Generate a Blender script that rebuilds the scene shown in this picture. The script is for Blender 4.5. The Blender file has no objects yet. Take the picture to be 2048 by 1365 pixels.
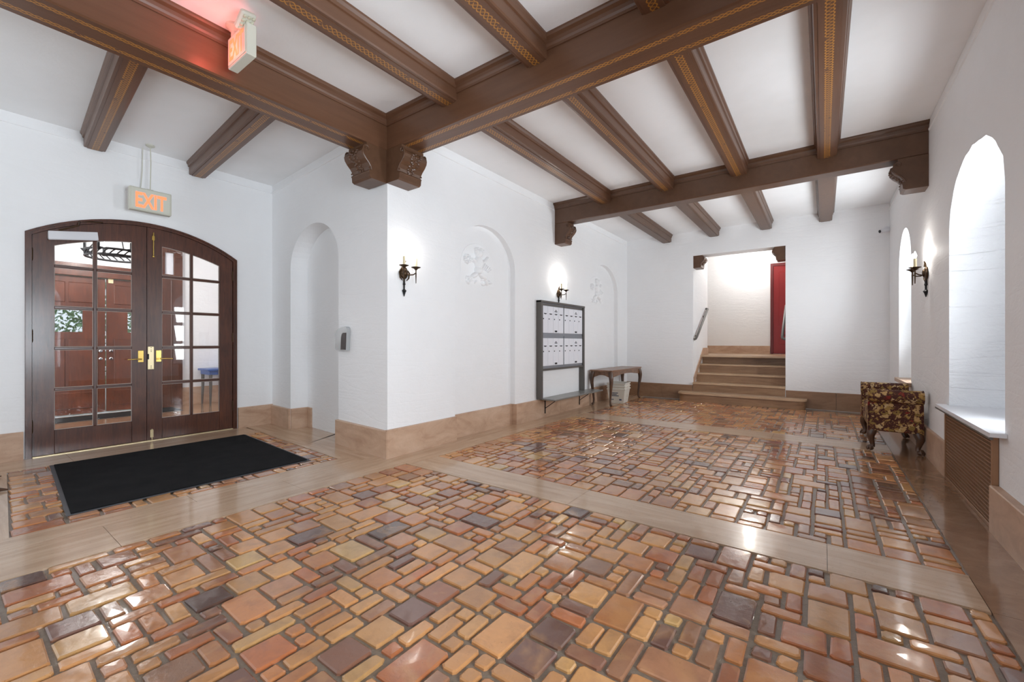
import bpy, bmesh, math, random
from mathutils import Vector, Matrix
PI = math.pi
sc = bpy.context.scene
C = sc.collection

# ------------------------------------------------------------------ camera
FPX, CYPX, CH = 850.0, 685.0, 1.28
TH = math.atan(622.0 / FPX)
cd = bpy.data.cameras.new('camera'); cam = bpy.data.objects.new('camera', cd); C.objects.link(cam)
cd.sensor_fit = 'HORIZONTAL'; cd.sensor_width = 36.0; cd.lens = 36.0 * FPX / 2048.0
cd.shift_y = (CYPX - 682.5) / 2048.0; cd.clip_start = 0.05; cd.clip_end = 200
cam.location = (0, 0, CH); cam.rotation_euler = (PI / 2, 0, TH)
sc.camera = cam
# ------------------------------------------------------------------ world, daylight, exposure
w = bpy.data.worlds.new('world'); sc.world = w; w.use_nodes = True
w.node_tree.nodes['Background'].inputs[0].default_value = (0.86, 0.94, 1.0, 1)
w.node_tree.nodes['Background'].inputs[1].default_value = 0.65
def area(name, loc, rot, sx, sy, e, col=(1, 1, 1)):
    l = bpy.data.lights.new(name, 'AREA'); l.shape = 'RECTANGLE'; l.size = sx; l.size_y = sy; l.energy = e; l.color = col
    o = bpy.data.objects.new(name, l); C.objects.link(o); o.location = loc; o.rotation_euler = rot; return o
def point(name, loc, e, r=0.03, col=(1, 0.96, 0.90)):
    l = bpy.data.lights.new(name, 'POINT'); l.energy = e; l.shadow_soft_size = r; l.color = col
    o = bpy.data.objects.new(name, l); C.objects.link(o); o.location = loc; return o
# daylight arriving through the arched window in the long wall, and through its neighbour beside the camera
for zz in (1.0, 1.55, 2.1):
    area('daylight_and_fill', (1.42, 4.52, zz), (0, PI / 2 + 0.42, 0), 0.5, 0.5, 8.8, (0.88, 0.95, 1)).data.spread = math.radians(150)
    area('daylight_and_fill', (1.25, 8.05, zz), (0, PI / 2 + 0.40, 0), 0.5, 0.45, 10.5, (0.88, 0.95, 1)).data.spread = math.radians(145)  # fill lamps added in the far niche to brighten the far end
area('daylight_and_fill', (2.15, 1.1, 1.55), (0, PI / 2 + 0.55, 0), 1.9, 1.6, 185, (0.86, 0.94, 1))
area('porch_fill', (-8.8, -0.35, 2.0), (PI / 2, 0, PI), 2.4, 2.2, 42, (0.95, 0.97, 1))  # unseen lamp added to brighten the porch, no window on this side
sc.view_settings.view_transform = 'Standard'; sc.view_settings.look = 'None'
sc.view_settings.exposure = 0.87; sc.view_settings.gamma = 1.0
sc.view_settings.use_curve_mapping = False
sc.cycles.max_bounces = 7; sc.cycles.diffuse_bounces = 5; sc.cycles.adaptive_threshold = 0.05; sc.cycles.glossy_bounces = 3; sc.cycles.transparent_max_bounces = 8
sc.cycles.caustics_reflective = False; sc.cycles.caustics_refractive = False

# ------------------------------------------------------------------ materials
def s2l(c):
    return tuple(((v / 255.0) / 12.92 if v / 255.0 <= 0.04045 else ((v / 255.0 + 0.055) / 1.055) ** 2.4) for v in c) + (1.0,)
class NT:
    def __init__(s, name):
        s.m = bpy.data.materials.new(name); s.m.use_nodes = True; s.t = s.m.node_tree; s.b = s.t.nodes['Principled BSDF']
    def n(s, typ, **kw):
        x = s.t.nodes.new('ShaderNode' + typ)
        for k, v in kw.items():
            if k.startswith('i_'):
                key = k[2:]; key = int(key) if key.isdigit() else key.replace('_', ' ')
                x.inputs[key].default_value = v
            else: setattr(x, k, v)
        return x
    def l(s, a, b): s.t.links.new(a, b)
    def math(s, op, a, b=None, c=None):
        x = s.n('Math', operation=op)
        for i, v in enumerate((a, b, c)):
            if v is None: continue
            if hasattr(v, 'links'): s.l(v, x.inputs[i])
            else: x.inputs[i].default_value = v
        return x.outputs[0]
    def mix(s, f, a, b, typ='MIX'):
        x = s.n('Mix', data_type='RGBA', blend_type=typ)
        for i, v in ((0, f), (6, a), (7, b)):
            if hasattr(v, 'links'): s.l(v, x.inputs[i])
            else: x.inputs[i].default_value = v
        return x.outputs[2]
    def coord(s, which='Object', scale=(1, 1, 1)):
        t = s.n('TexCoord'); m = s.n('Mapping'); m.inputs[3].default_value = scale
        s.l(t.outputs[which], m.inputs[0]); return m.outputs[0]
    def pos(s, scale=(1, 1, 1)):
        t = s.n('NewGeometry'); m = s.n('Mapping'); m.inputs[3].default_value = scale
        s.l(t.outputs['Position'], m.inputs[0]); return m.outputs[0]
    def noise(s, vec, scale, detail=4, rough=0.55, dist=0.0):
        x = s.n('TexNoise'); s.l(vec, x.inputs['Vector']); x.inputs['Scale'].default_value = scale
        x.inputs['Detail'].default_value = detail; x.inputs['Roughness'].default_value = rough; x.inputs['Distortion'].default_value = dist
        return x.outputs[0]
    def ramp(s, fac, stops, interp='LINEAR'):
        x = s.n('ValToRGB'); x.color_ramp.interpolation = interp
        e = x.color_ramp.elements
        while len(e) < len(stops): e.new(0.5)
        for q, (p, c) in zip(e, stops): q.position = p; q.color = c
        s.l(fac, x.inputs[0]); return x.outputs[0]
    def bump(s, hgt, strength, dist=0.01, prev=None):
        x = s.n('Bump'); x.inputs['Strength'].default_value = strength; x.inputs['Distance'].default_value = dist
        s.l(hgt, x.inputs['Height'])
        if prev is not None: s.l(prev, x.inputs['Normal'])
        return x.outputs[0]
    def set(s, **kw):
        for k, v in kw.items():
            i = s.b.inputs[k.replace('_', ' ')]
            if hasattr(v, 'links'): s.l(v, i)
            else: i.default_value = v
        return s
def plain(name, rgb, rough=0.5, metal=0.0, **kw):
    t = NT(name); t.set(Base_Color=s2l(rgb), Roughness=rough, Metallic=metal, **kw); return t.m
M = {}
def mk_plaster(name, rough_amt, line_amt, col):
    t = NT(name); p = t.pos()
    big = t.noise(p, 3.2, 2, 0.6); fine = t.noise(p, 24, 3, 0.65, 0.5)
    lines = t.noise(t.pos((0.5, 0.5, 5.0)), 1.3, 1, 0.6)
    lmask = t.math('POWER', t.math('SUBTRACT', 1.0, t.math('ABSOLUTE', t.math('MULTIPLY', t.math('SUBTRACT', lines, 0.5), 2.0))), 24.0)
    sc1 = t.math('MULTIPLY', t.math('POWER', t.noise(t.pos((1, 1, 2.2)), 5.0, 3, 0.7, 1.0), 2.0), 1.0)
    h = t.math('ADD', t.math('ADD', t.math('MULTIPLY', big, 0.6), t.math('MULTIPLY', fine, 0.35)), t.math('ADD', t.math('MULTIPLY', sc1, 0.8), t.math('MULTIPLY', lmask, -line_amt)))
    n1 = t.bump(h, rough_amt, 0.02)
    c = t.mix(t.math('MULTIPLY', big, 0.5), s2l(col), s2l(tuple(v - 8 for v in col)))
    t.set(Base_Color=c, Roughness=0.62, Normal=n1); t.b.inputs['Specular IOR Level'].default_value = 0.3
    return t.m
M['plaster'] = mk_plaster('white_plaster', 0.26, 0.22, (245, 245, 246))
M['rough'] = mk_plaster('rough_white_plaster', 0.8, 0.3, (238, 238, 240))
M['relief'] = plain('relief_plaster', (245, 245, 246), 0.6)
t = NT('ceiling_paint'); p = t.pos(); st = t.noise(p, 0.8, 4, 0.6)
t.set(Base_Color=t.mix(t.ramp(st, [(0.45, (0, 0, 0, 1)), (0.75, (1, 1, 1, 1))]), s2l((246, 246, 247)), s2l((238, 238, 238))), Roughness=0.7, Normal=t.bump(t.noise(p, 30, 3), 0.12, 0.01)); M['ceil'] = t.m
M['trimwhite'] = plain('white_trim_paint', (232, 232, 234), 0.5)

def mk_beam(name, stripes, amp, wid, lam):
    """brown painted timber with gold braid lines stencilled on the underside (local X runs along, Y across)"""
    t = NT(name); tc = t.n('TexCoord'); sx = t.n('SeparateXYZ'); t.l(tc.outputs['Object'], sx.inputs[0])
    nrm = t.n('SeparateXYZ'); t.l(tc.outputs['Normal'], nrm.inputs[0])
    down = t.math('LESS_THAN', nrm.outputs[2], -0.8)
    u, v = sx.outputs[0], sx.outputs[1]
    mask = None
    for v0 in stripes:
        for ph in (0.0, 2 * PI / 3, 4 * PI / 3):
            wv = t.math('MULTIPLY', t.math('SINE', t.math('ADD', t.math('MULTIPLY', u, 2 * PI / lam), ph)), amp)
            d = t.math('ABSOLUTE', t.math('SUBTRACT', t.math('SUBTRACT', v, v0), wv))
            m = t.math('LESS_THAN', d, wid)
            mask = m if mask is None else t.math('MAXIMUM', mask, m)
    wear = t.math('GREATER_THAN', t.noise(t.coord('Object', (1, 1, 1)), 9, 5, 0.7), 0.40)
    mask = t.math('MULTIPLY', t.math('MULTIPLY', mask, down), wear)
    nz = t.noise(t.coord('Object', (0.6, 6, 6)), 3.0, 5, 0.6)
    base = t.mix(nz, s2l((88, 58, 41)), s2l((112, 78, 57)))
    col = t.mix(t.math('MULTIPLY', mask, 0.9), base, s2l((186, 128, 52)))
    t.set(Base_Color=col, Roughness=0.34, Normal=t.bump(t.noise(t.coord('Object', (0.5, 8, 8)), 6, 4), 0.08, 0.01))
    return t.m
M['beam2'] = mk_beam('stencilled_beam_paint', (-0.085, 0.085), 0.017, 0.0042, 0.125)
M['beam1'] = mk_beam('stencilled_joist_paint', (0.0,), 0.026, 0.0050, 0.115)
t = NT('brown_paint'); t.set(Base_Color=t.mix(t.noise(t.coord(), 14, 4), s2l((80, 54, 38)), s2l((106, 76, 56))), Roughness=0.36); M['brown'] = t.m

def mk_stone(name, ca, cb, cc, rough, vein_scale, coat=0.0, sp=(0.5, 4, 4)):
    t = NT(name); a = t.noise(t.pos(sp), vein_scale, 6, 0.6, 0.8); b = t.noise(t.pos(), 7, 5, 0.65); g = t.noise(t.pos(), 60, 3, 0.6)
    c = t.ramp(a, [(0.3, s2l(ca)), (0.5, s2l(cb)), (0.72, s2l(cc))])
    c = t.mix(t.math('MULTIPLY', b, 0.45), c, s2l(tuple(v * 0.82 for v in cb)))
    c = t.mix(t.math('MULTIPLY', t.math('GREATER_THAN', g, 0.66), 0.35), c, s2l(tuple(v * 0.66 for v in cb)))
    t.set(Base_Color=c, Roughness=rough, Normal=t.bump(g, 0.05, 0.004)); t.b.inputs['Coat Weight'].default_value = coat; t.b.inputs['Coat Roughness'].default_value = 0.06
    return t.m
M['slabx'] = mk_stone('polished_travertine', (184, 150, 120), (204, 172, 142), (220, 192, 164), 0.22, 3.0, 0.35, (0.5, 5, 5))
M['slaby'] = mk_stone('polished_travertine_lengthwise', (184, 150, 120), (204, 172, 142), (220, 192, 164), 0.22, 3.0, 0.35, (5, 0.5, 5))
M['border'] = mk_stone('polished_brown_stone', (142, 106, 80), (160, 124, 96), (178, 144, 116), 0.16, 2.4, 0.5, (2, 2, 2))
M['base'] = mk_stone('baseboard_stone', (178, 142, 116), (202, 168, 142), (218, 188, 164), 0.42, 2.0, 0.0, (1.2, 1.2, 3))
M['basefar'] = mk_stone('brown_baseboard_stone', (132, 98, 72), (152, 116, 88), (168, 132, 104), 0.38, 2.0, 0.0, (1.2, 1.2, 4))
M['step'] = mk_stone('step_stone', (126, 94, 68), (154, 118, 88), (174, 138, 106), 0.4, 2.2, 0.0, (0.8, 3, 7))
M['tread'] = mk_stone('lightened_tread_stone', (178, 144, 112), (200, 168, 136), (214, 184, 152), 0.3, 2.2, 0.0, (0.8, 3, 7))  # tone raised above the risers, nosing highlights put into the colour
t = NT('tile_grout'); g = t.noise(t.pos(), 45, 5, 0.7); g2 = t.noise(t.pos(), 160, 3, 0.7)
t.set(Base_Color=t.mix(g, s2l((104, 90, 76)), s2l((150, 134, 116))), Roughness=t.math('ADD', t.math('MULTIPLY', g2, 0.4), 0.2), Normal=t.bump(g2, 0.5, 0.006)); t.b.inputs['Coat Weight'].default_value = 0.3; M['grout'] = t.m
t = NT('glazed_tile'); at = t.n('Attribute', attribute_name='tile_colour')
off = t.n('VectorMath', operation='MULTIPLY_ADD'); off.inputs[1].default_value = (61.0, 97.0, 43.0); t.l(at.outputs[1], off.inputs[0]); t.l(t.pos(), off.inputs[2]); tv = off.outputs[0]
a = t.noise(tv, 9, 4, 0.6, 0.5); b = t.noise(tv, 38, 5, 0.7, 0.6); cl = t.noise(tv, 5.2, 3, 0.5, 0.8)
c = t.mix(t.math('MULTIPLY', t.ramp(a, [(0.45, (0, 0, 0, 1)), (0.78, (1, 1, 1, 1))]), 0.42), at.outputs[0], s2l((112, 78, 64)))
c = t.mix(t.math('MULTIPLY', t.ramp(cl, [(0.52, (0, 0, 0, 1)), (0.7, (1, 1, 1, 1))]), 0.35), c, s2l((214, 160, 104)))
c = t.mix(t.math('MULTIPLY', b, 0.14), c, s2l((84, 58, 46)))
pits = t.math('GREATER_THAN', t.noise(t.pos(), 130, 2, 0.5), 0.73)
c = t.mix(t.math('MULTIPLY', pits, 0.5), c, s2l((60, 42, 34)))
hh = t.math('ADD', t.math('MULTIPLY', t.noise(t.pos(), 11, 2, 0.5), 1.0), t.math('MULTIPLY', b, 0.25))
t.set(Base_Color=c, Roughness=t.math('ADD', t.math('MULTIPLY', b, 0.14), 0.13), Normal=t.bump(hh, 0.30, 0.012)); t.b.inputs['Coat Weight'].default_value = 0.75; t.b.inputs['Coat Roughness'].default_value = 0.08; M['tile'] = t.m

def mk_wood(name, ca, cb, rough, sp=(7, 7, 0.6), scale=5.0, coat=0.2):
    t = NT(name); g = t.noise(t.pos(sp), scale, 6, 0.65, 1.0); b = t.noise(t.pos(), 3, 4, 0.6)
    c = t.mix(t.ramp(g, [(0.3, (0, 0, 0, 1)), (0.7, (1, 1, 1, 1))]), s2l(ca), s2l(cb))
    c = t.mix(t.math('MULTIPLY', t.ramp(b, [(0.5, (0, 0, 0, 1)), (0.8, (1, 1, 1, 1))]), 0.35), c, s2l(tuple(min(255, v * 1.35) for v in cb)))
    t.set(Base_Color=c, Roughness=rough, Normal=t.bump(g, 0.08, 0.004)); t.b.inputs['Coat Weight'].default_value = coat; t.b.inputs['Coat Roughness'].default_value = 0.15
    return t.m
M['doorwood'] = mk_wood('dark_mahogany', (58, 29, 19), (94, 53, 36), 0.32)
M['doorwoodh'] = mk_wood('dark_mahogany_rail', (58, 29, 19), (94, 53, 36), 0.32, (7, 0.6, 7))
M['redwood'] = mk_wood('reddish_panel_wood', (74, 36, 22), (112, 60, 38), 0.35)
M['tablewood'] = mk_wood('worn_walnut', (102, 72, 53), (148, 108, 80), 0.36, (5, 0.8, 3))
M['legwood'] = mk_wood('carved_walnut', (60, 40, 28), (98, 68, 48), 0.33, (4, 4, 2))
M['reddoor'] = plain('red_door_paint', (138, 28, 28), 0.35)
M['redframe'] = plain('maroon_frame_paint', (104, 34, 34), 0.4)
M['brass'] = plain('brass', (214, 182, 104), 0.22, 1.0)
M['brassmatte'] = plain('pale_brass', (226, 208, 168), 0.35, 0.6)
M['iron'] = plain('dark_bronze', (70, 52, 34), 0.38, 0.75)
M['black'] = plain('black_iron', (26, 26, 28), 0.45, 0.4)
M['chrome'] = plain('chrome', (210, 212, 214), 0.08, 1.0)
M['satin'] = plain('satin_steel', (186, 189, 190), 0.25, 0.5)
M['darkslot'] = plain('dark_maroon_panel', (40, 24, 24), 0.25)
M['candle'] = plain('cream_candle_sleeve', (226, 212, 176), 0.5)
t = NT('lit_bulb'); t.set(Base_Color=(1, 1, 1, 1), Emission_Color=(1, 0.95, 0.84, 1), Emission_Strength=14.0); t.m.cycles.emission_sampling = 'NONE'; M['bulb'] = t.m
t = NT('exit_letters'); t.set(Base_Color=s2l((230, 90, 60)), Emission_Color=s2l((255, 120, 78)), Emission_Strength=0.95); t.m.cycles.emission_sampling = 'NONE'; M['exitred'] = t.m
M['signbody'] = plain('ivory_sign_plastic', (206, 204, 190), 0.4)
M['signface'] = plain('sign_face', (212, 212, 198), 0.45)
M['led'] = plain('clear_lens', (196, 192, 170), 0.15)
M['mat'] = None
t = NT('black_carpet_pile'); n_ = t.noise(t.pos(), 420, 3, 0.7); n2 = t.noise(t.pos(), 5, 3, 0.5)
t.set(Base_Color=t.mix(n2, s2l((34, 34, 35)), s2l((50, 50, 52))), Roughness=0.95, Normal=t.bump(n_, 1.0, 0.01)); t.b.inputs['Specular IOR Level'].default_value = 0.1; M['mat'] = t.m
M['matedge'] = plain('mat_rubber_edge', (74, 74, 78), 0.55)
t = NT('pane_glass'); t.t.nodes.remove(t.b); out = t.t.nodes['Material Output']
tr = t.n('BsdfTransparent'); tr.inputs[0].default_value = (0.96, 0.97, 0.98, 1); gl = t.n('BsdfGlossy'); gl.inputs['Roughness'].default_value = 0.02
fr = t.n('Fresnel'); fr.inputs[0].default_value = 1.5; mx = t.n('MixShader'); t.l(fr.outputs[0], mx.inputs[0]); t.l(tr.outputs[0], mx.inputs[1]); t.l(gl.outputs[0], mx.inputs[2]); t.l(mx.outputs[0], out.inputs[0]); M['glass'] = t.m
M['putty'] = plain('old_glazing_putty', (176, 164, 156), 0.5)
M['framegrey'] = plain('grey_brown_metal_frame', (98, 94, 90), 0.4, 0.2)
M['alu'] = plain('brushed_aluminium', (150, 154, 162), 0.4, 0.5)
M['boxdoor'] = plain('white_mailbox_door', (236, 237, 244), 0.35)
M['ink'] = plain('dark_print', (38, 40, 44), 0.5)
M['shelf'] = plain('grey_shelf_laminate', (128, 126, 122), 0.3)
M['tote'] = plain('white_corrugated_plastic', (222, 218, 208), 0.5)
M['blueink'] = plain('blue_grey_print', (70, 82, 108), 0.6)
M['white'] = plain('white_paint', (230, 230, 234), 0.4)
M['blue'] = plain('blue_table_paint', (58, 92, 160), 0.35)
M['grille'] = plain('bronze_grille', (158, 118, 88), 0.4, 0.3)
M['cavity_shade'] = plain('dark_cavity_shade', (34, 22, 18), 0.8)
M['leaf'] = None
t = NT('leaf_green'); oi = t.noise(t.pos(), 14, 3); t.set(Base_Color=t.mix(oi, s2l((96, 132, 84)), s2l((178, 208, 160))), Roughness=0.6); M['leaf'] = t.m
# woven leaf-patterned fabric
t = NT('leaf_pattern_fabric'); co = t.coord('Object')
wob = t.n('TexNoise'); wob.inputs['Scale'].default_value = 26; wob.inputs['Detail'].default_value = 3; t.l(co, wob.inputs['Vector'])
av = t.n('VectorMath', operation='MULTIPLY_ADD'); av.inputs[1].default_value = (0.13, 0.13, 0.13); t.l(wob.outputs['Color'], av.inputs[0]); t.l(co, av.inputs[2])
vo = t.n('TexVoronoi'); vo.inputs['Scale'].default_value = 18; t.l(av.outputs[0], vo.inputs['Vector'])
vo2 = t.n('TexVoronoi'); vo2.inputs['Scale'].default_value = 31; t.l(av.outputs[0], vo2.inputs['Vector'])
hue = t.n('SeparateColor'); t.l(vo.outputs['Color'], hue.inputs[0])
leafc = t.ramp(hue.outputs[0], [(0.0, s2l((176, 138, 74))), (0.3, s2l((206, 168, 112))), (0.55, s2l((150, 120, 60))), (0.74, s2l((214, 184, 136))), (0.9, s2l((140, 36, 28)))], 'CONSTANT')
lm = t.math('LESS_THAN', vo.outputs['Distance'], 0.46); lm2 = t.math('MULTIPLY', t.math('LESS_THAN', vo2.outputs['Distance'], 0.30), 0.75)
gr = t.noise(co, 70, 3, 0.6)
c = t.mix(lm2, s2l((74, 34, 24)), s2l((150, 104, 58))); c = t.mix(lm, c, leafc); c = t.mix(t.math('MULTIPLY', gr, 0.35), c, s2l((70, 38, 24)))
t.set(Base_Color=c, Roughness=0.85, Normal=t.bump(t.noise(co, 260, 2), 0.4, 0.004)); M['fabric'] = t.m

# ------------------------------------------------------------------ mesh helpers
class MB:
    def __init__(s): s.v = []; s.f = []; s.col = None
    def add(s, vs, fs):
        o = len(s.v); s.v += [tuple(q) for q in vs]; s.f += [tuple(i + o for i in f) for f in fs]; return s
    def box(s, x0, x1, y0, y1, z0, z1):
        return s.add([(x0, y0, z0), (x1, y0, z0), (x1, y1, z0), (x0, y1, z0), (x0, y0, z1), (x1, y0, z1), (x1, y1, z1), (x0, y1, z1)],
                     [(0, 3, 2, 1), (4, 5, 6, 7), (0, 1, 5, 4), (1, 2, 6, 5), (2, 3, 7, 6), (3, 0, 4, 7)])
    def bbox(s, x0, x1, y0, y1, z0, z1, b=0.004):
        """box with chamfered edges"""
        bm = bmesh.new(); r = bmesh.ops.create_cube(bm, size=1)
        for q in bm.verts: q.co = Vector(((x0 + x1) / 2 + q.co.x * (x1 - x0), (y0 + y1) / 2 + q.co.y * (y1 - y0), (z0 + z1) / 2 + q.co.z * (z1 - z0)))
        b = min(b, 0.45 * min(x1 - x0, y1 - y0, z1 - z0))
        bmesh.ops.bevel(bm, geom=bm.edges[:], offset=b, segments=1, profile=0.5, affect='EDGES')
        bm.verts.index_update(); s.add([q.co[:] for q in bm.verts], [[q.index for q in f.verts] for f in bm.faces]); bm.free(); return s
    def prism(s, poly, vec, cap=True):
        """extrude a planar polygon (3-D points) along vec"""
        n = len(poly); vs = [Vector(q) for q in poly]; vs += [q + Vector(vec) for q in vs]
        fs = [(i, (i + 1) % n, n + (i + 1) % n, n + i) for i in range(n)]
        if cap: fs += [tuple(range(n - 1, -1, -1)), tuple(range(n, 2 * n))]
        return s.add(vs, fs)
    def tube(s, pts, rad, n=8, cap=True):
        P = [Vector(q) for q in pts]; m = len(P); R = rad if isinstance(rad, (list, tuple)) else [rad] * m
        vs = []; prev = None
        for i, q in enumerate(P):
            d = (P[min(i + 1, m - 1)] - P[max(i - 1, 0)]).normalized()
            if prev is None: a = d.orthogonal().normalized()
            else:
                a = prev - d * prev.dot(d); a = a.normalized() if a.length > 1e-6 else d.orthogonal().normalized()
            prev = a; b = d.cross(a)
            vs += [q + (a * math.cos(2 * PI * k / n) + b * math.sin(2 * PI * k / n)) * R[i] for k in range(n)]
        fs = [(i * n + k, i * n + (k + 1) % n, (i + 1) * n + (k + 1) % n, (i + 1) * n + k) for i in range(m - 1) for k in range(n)]
        if cap: fs += [tuple(range(n - 1, -1, -1)), tuple(range((m - 1) * n, m * n))]
        return s.add(vs, fs)
    def lathe(s, prof, c=(0, 0, 0), n=14, M4=None):
        vs = []; m = len(prof)
        for r, z in prof:
            for k in range(n):
                q = Vector((r * math.cos(2 * PI * k / n), r * math.sin(2 * PI * k / n), z))
                if M4 is not None: q = M4 @ q
                vs.append(q + Vector(c))
        fs = [(i * n + k, i * n + (k + 1) % n, (i + 1) * n + (k + 1) % n, (i + 1) * n + k) for i in range(m - 1) for k in range(n)]
        fs += [tuple(range(n - 1, -1, -1)), tuple(range((m - 1) * n, m * n))]
        return s.add(vs, fs)
    def ell(s, c, r, nu=10, nv=6, rot=None):
        prof = []; vs = []
        for j in range(nv + 1):
            a = -PI / 2 + PI * j / nv
            for k in range(nu):
                q = Vector((max(math.cos(a), 0.02) * math.cos(2 * PI * k / nu) * r[0], max(math.cos(a), 0.02) * math.sin(2 * PI * k / nu) * r[1], math.sin(a) * r[2]))
                if rot is not None: q = rot @ q
                vs.append(q + Vector(c))
        fs = [(j * nu + k, j * nu + (k + 1) % nu, (j + 1) * nu + (k + 1) % nu, (j + 1) * nu + k) for j in range(nv) for k in range(nu)]
        fs += [tuple(range(nu - 1, -1, -1)), tuple(range(nv * nu, (nv + 1) * nu))]
        return s.add(vs, fs)
    def xf(s, mat, i0=0):
        s.v = s.v[:i0] + [tuple(mat @ Vector(q)) for q in s.v[i0:]]; return s
    def build(s, name, mat, parent=None, smooth=False, angle=40, loc=None, rot=None):
        me = bpy.data.meshes.new(name); me.from_pydata(s.v, [], s.f); me.update()
        bm = bmesh.new(); bm.from_mesh(me); bmesh.ops.recalc_face_normals(bm, faces=bm.faces[:]); bm.to_mesh(me); bm.free()
        me.materials.append(mat if not isinstance(mat, str) else M[mat])
        if smooth:
            me.polygons.foreach_set('use_smooth', [True] * len(me.polygons))
            try: me.set_sharp_from_angle(angle=math.radians(angle))
            except Exception: pass
        o = bpy.data.objects.new(name, me); C.objects.link(o)
        if parent is not None: o.parent = parent
        if loc is not None: o.location = loc
        if rot is not None: o.rotation_euler = rot
        return o
def tag(o, label=None, cat=None, group=None, kind=None):
    if label: o['label'] = label
    if cat: o['category'] = cat
    if group: o['group'] = group
    if kind: o['kind'] = kind
    return o
def empty(name, loc=(0, 0, 0), rz=0.0, label=None, cat=None, group=None, kind=None):
    o = bpy.data.objects.new(name, None); C.objects.link(o); o.location = loc; o.rotation_euler = (0, 0, rz); o.empty_display_size = 0.1
    return tag(o, label, cat, group, kind)
def copy_tree(o, parent=None):
    c = o.copy(); C.objects.link(c)
    if parent is not None: c.parent = parent
    for ch in list(o.children): copy_tree(ch, c)
    return c
def text_mesh(body, size, depth):
    cu = bpy.data.curves.new('lettering', 'FONT'); cu.body = body; cu.size = size; cu.extrude = depth; cu.align_x = 'CENTER'; cu.align_y = 'CENTER'; cu.offset = 0.024 * size
    o = bpy.data.objects.new('lettering', cu); C.objects.link(o)
    dg = bpy.context.evaluated_depsgraph_get(); me = bpy.data.meshes.new_from_object(o.evaluated_get(dg))
    vs = [q.co[:] for q in me.vertices]; fs = [tuple(p.vertices) for p in me.polygons]
    C.objects.unlink(o); bpy.data.objects.remove(o); bpy.data.curves.remove(cu); bpy.data.meshes.remove(me)
    m = MB(); m.v = vs; m.f = fs; return m

# ------------------------------------------------------------------ plan
XL, XR, XD, YF, ZC = -3.85, 0.95, -7.0, 10.0, 3.74
YB = -1.6
KS = -0.07                                       # the entrance bay is slightly out of square
def ybay(x): return 2.95 + KS * (x - XL)
NA = Vector((XL, 2.95, 0)); NB = Vector((XD, ybay(XD), 0)); NU = (NB - NA).normalized(); NN = Vector((NU.y, -NU.x, 0))
if NN.y > 0: NN = -NN

def arch_pts(s0, s1, zs, za, n=20):
    c, a, b = (s0 + s1) / 2, (s1 - s0) / 2, za - zs
    return [(c - a * math.cos(PI * k / n), zs + b * math.sin(PI * k / n)) for k in range(n + 1)]
def wall(name, O, u, nrm, L, H, ops, mat='plaster', z0=0.0):
    """ops: dict(s0,s1,zb,pts,depth,back) ; pts = profile of the head from s0 to s1"""
    O, u, nrm = Vector(O), Vector(u), Vector(nrm); m = MB(); rv = MB()
    P = lambda s, z, d=0.0: O + u * s + Vector((0, 0, z)) - nrm * d
    quad = lambda mb, a, b, c, d: mb.add([a, b, c, d], [(0, 1, 2, 3)])
    cur = 0.0
    for op in sorted(ops, key=lambda q: q['s0']):
        s0, s1, zb, pts, dp = op['s0'], op['s1'], op['zb'], op['pts'], op['depth']
        quad(m, P(cur, z0), P(s0, z0), P(s0, H), P(cur, H))
        if zb > z0 + 1e-4: quad(m, P(s0, z0), P(s1, z0), P(s1, zb), P(s0, zb))
        for (a, za), (b, zb2) in zip(pts, pts[1:]): quad(m, P(a, za), P(b, zb2), P(b, H), P(a, H))
        rim = [(s0, zb)] + list(pts) + [(s1, zb)]
        rr = rv if op.get('rough') else m
        for (a, za), (b, zb2) in zip(rim, rim[1:]): quad(rr, P(a, za), P(b, zb2), P(b, zb2, dp), P(a, za, dp))
        if zb > z0 + 1e-4 or op.get('sill'): quad(rr, P(s1, zb), P(s0, zb), P(s0, zb, dp), P(s1, zb, dp))
        if op.get('back'): m.add([P(a, z, dp) for a, z in rim], [tuple(range(len(rim)))])
        cur = s1
    quad(m, P(cur, z0), P(L, z0), P(L, H), P(cur, H))
    o = m.build(name, mat); tag(o, kind='structure')
    if rv.v:
        rv.build('window_reveal', 'rough', o)
    return o

# ------------------------------------------------------------------ room shell
wl = wall('wall_left', (XL, 2.95, 0), (0, 1, 0), (1, 0, 0), YF - 2.95, ZC, [
    dict(s0=1.06, s1=2.39, zb=0.0, pts=arch_pts(1.06, 2.39, 2.36, 2.93), depth=0.09, back=True),
    dict(s0=5.02, s1=6.46, zb=0.0, pts=arch_pts(5.02, 6.46, 2.38, 2.96), depth=0.09, back=True)])
LNI = (NB - NA).length
wall('wall_entry', NA, NU, NN, LNI, ZC, [dict(s0=1.07, s1=2.48, zb=0.0, pts=arch_pts(1.07, 2.48, 2.36, 2.90), depth=0.25, back=True)])
def seg_arch(y0, y1, zs, za, n=20):
    hw, r = (y1 - y0) / 2, za - zs; R = (hw * hw + r * r) / (2 * r); zc = za - R; yc = (y0 + y1) / 2
    return [(y0 + (y1 - y0) * k / n, zc + math.sqrt(max(R * R - (y0 + (y1 - y0) * k / n - yc) ** 2, 0))) for k in range(n + 1)]
DY0, DY1, DZS, DZA = 0.60, 2.67, 2.49, 2.81
DA = seg_arch(DY0, DY1, DZS, DZA)
wall('wall_door', (XD, YB, 0), (0, 1, 0), (1, 0, 0), NB.y - YB, ZC, [dict(s0=DY0 - YB, s1=DY1 - YB, zb=0.0, pts=[(a - YB, z) for a, z in DA], depth=0.22)])
random.seed(5)
W1 = (4.10, 5.61); ap = arch_pts(W1[0], W1[1], 2.32, 2.83, 26); ap = [(a + random.uniform(-.012, .012), z + random.uniform(-.008, .008)) for a, z in ap]
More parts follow.
